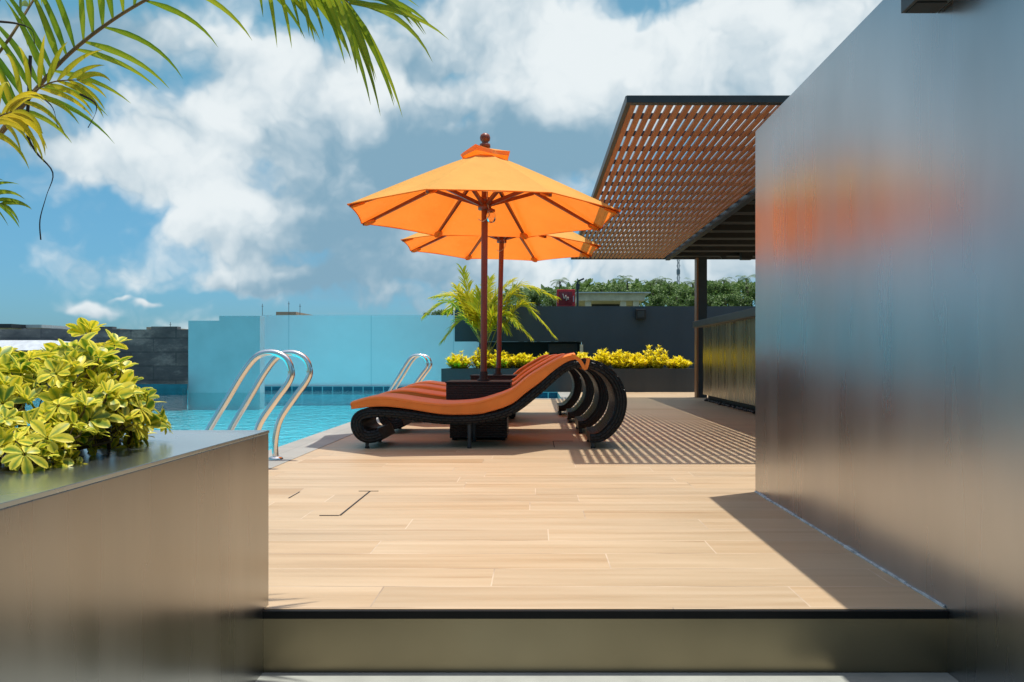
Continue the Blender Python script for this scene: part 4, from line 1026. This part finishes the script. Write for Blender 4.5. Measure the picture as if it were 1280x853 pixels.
tl = ['dark green tree left of the red cabinet', 'rounded tree behind the parasol poles side of the red cabinet', 'tree touching the left side of the red cabinet', 'tree behind the top of the red cabinet', 'tree behind the thin lamp post', 'broad dark tree above the middle of the pavilion roof', 'tree above the right half of the pavilion roof', 'tree over the right end of the pavilion roof', 'tree just right of the pavilion', 'tall broad tree left of the radio mast', 'tree at the foot of the radio mast', 'tree hidden in part by the pergola post', 'broad light tree just right of the pergola post', 'tree between the pergola post and the tall metal wall', 'tall tree against the edge of the tall metal wall', 'tree behind the tall metal wall edge', 'low bushy tree in front of the one left of the radio mast', 'low bushy tree in front, right of the pergola post', 'low tree in front beside the right end of the pavilion', 'low tree in front, nearest the tall metal wall edge', 'low tree directly beside the right side of the pergola post', 'lowest small tree left of the red cabinet', 'small tree on the skyline over the blue wall, middle of three', 'small tree on the skyline over the blue wall, leftmost of three', 'small tree on the skyline touching the areca palm', 'low tree right behind the red cabinet', 'low tree behind the lower part of the pergola post', 'tree behind the metal wall', 'tree far behind the metal wall']
for i, ((a, b_, Y, w), lb) in enumerate(zip(TT, tl)): far_tree(a, b_, Y, w*1.15, 100+i, lb)
CC = [(648, 361, 120, 18), (662, 364, 118, 16), (700, 352, 120, 16), (777, 348, 125, 20), (784, 352, 122, 14), (813, 353, 118, 18), (826, 350, 118, 18), (866, 353, 112, 18), (905, 350, 112, 18), (933, 348, 112, 18)]
cl = ['small coconut palm at the left end of the far trees', 'second coconut palm from the left end of the far trees', 'coconut palm rising behind the red cabinet', 'tallest coconut palm above the pavilion roof', 'shorter coconut palm beside the tallest one above the pavilion', 'coconut palm just right of the pavilion roof', 'coconut palm between the pavilion and the radio mast', 'coconut palm beside the left edge of the pergola post', 'coconut palm midway between the pergola post and the metal wall', 'coconut palm next to the metal wall edge']
for i, ((a, b_, Y, w), lb) in enumerate(zip(CC, cl)): coconut(a, b_-6, Y, w*1.7, 200+i, lb)

# roofs and masts over the block wall and the blue wall
def roof_house(x0, x1, top, Y, h, label, mat, cat='building'):
    a = P(x0, top, Y); e = P(x1, top, Y); zb = P(0, top+h, Y).z
    r = empty('building', ((a.x+e.x)/2, Y+3, -5), label, cat, 'far rooftops over the walls')
    MB().box(a.x+.2, e.x-.2, Y+.2, Y+6, -5, zb).build('wall', MAT['concrete'], r)
    MB().box(a.x, e.x, Y, Y+6.2, zb+.002, a.z).build('roof', mat, r)
roof_house(-30, 14, 405, 70, 5, 'dark flat roof at the left end of the skyline', MAT['dark_steel'])
roof_house(16, 52, 406, 72, 4, 'long pale flat roof over the block wall at the left', MAT['white'])
roof_house(100, 150, 411, 74, 4, 'low tan roof over the block wall behind the tallest shrub', MAT['tanroof'])
roof_house(183, 202, 409, 74, 6, 'small pinkish building over the right half of the block wall', MAT['tanroof'])
roof_house(345, 370, 390, 74, 5, 'small tan roof showing over the blue wall', MAT['tanroof'])
def thin_pole(px_, top, Y, label):
    r = empty('antenna', tuple(P(px_, 447, Y)), label, 'antenna', 'thin antennas on the skyline')
    MB().tube([P(px_, 460, Y), P(px_, top, Y)], [.05, .025], 6).build('rod', MAT['mast'], r)
    MB().bar(P(px_-1.2, top+3, Y), P(px_+1.2, top+3, Y), .04, .04).build('crossbar', MAT['mast'], r)
thin_pole(361, 377, 74, 'taller antenna rod beside the tan roof over the blue wall')
thin_pole(375, 380, 74, 'antenna rod just right of the tan roof over the blue wall')
thin_pole(328, 380, 74, 'antenna rod left of the tan roof, at the end of the blue wall')
thin_pole(213, 403, 74, 'antenna rod beside the small pinkish building')
thin_pole(125, 405, 74, 'antenna rod over the block wall behind the tallest shrub')
# white sheet canopy behind the shrubs
wc = empty('sheet_roof', (-13, 22.5, -5), 'white sheet metal roof end showing above the shrubs at the left', 'roof')
a = P(-60, 425, 22); e = P(62, 438, 22)
m = MB(); x0, x1 = a.x-2, e.x; zt_, zb = a.z, e.z
v = [(x0, 22, zb), (x1, 22, zb), (x1, 22.1, zb+.06), (x1-.3, 22.55, zt_), (x0, 22.55, zt_)]
v2 = [(x_, 23.5, z_-.02) for x_, _, z_ in v]; m.add(v+v2, [(0, 1, 2, 3, 4), (9, 8, 7, 6, 5)]+[(i, i+5, (i+1) % 5+5, (i+1) % 5) for i in range(5)])
m.build('sheet', MAT['white'], wc)
MB().box(x1-.6, x1-.5, 22.6, 22.7, -5, zb-.002).build('post', MAT['dark_steel'], wc)
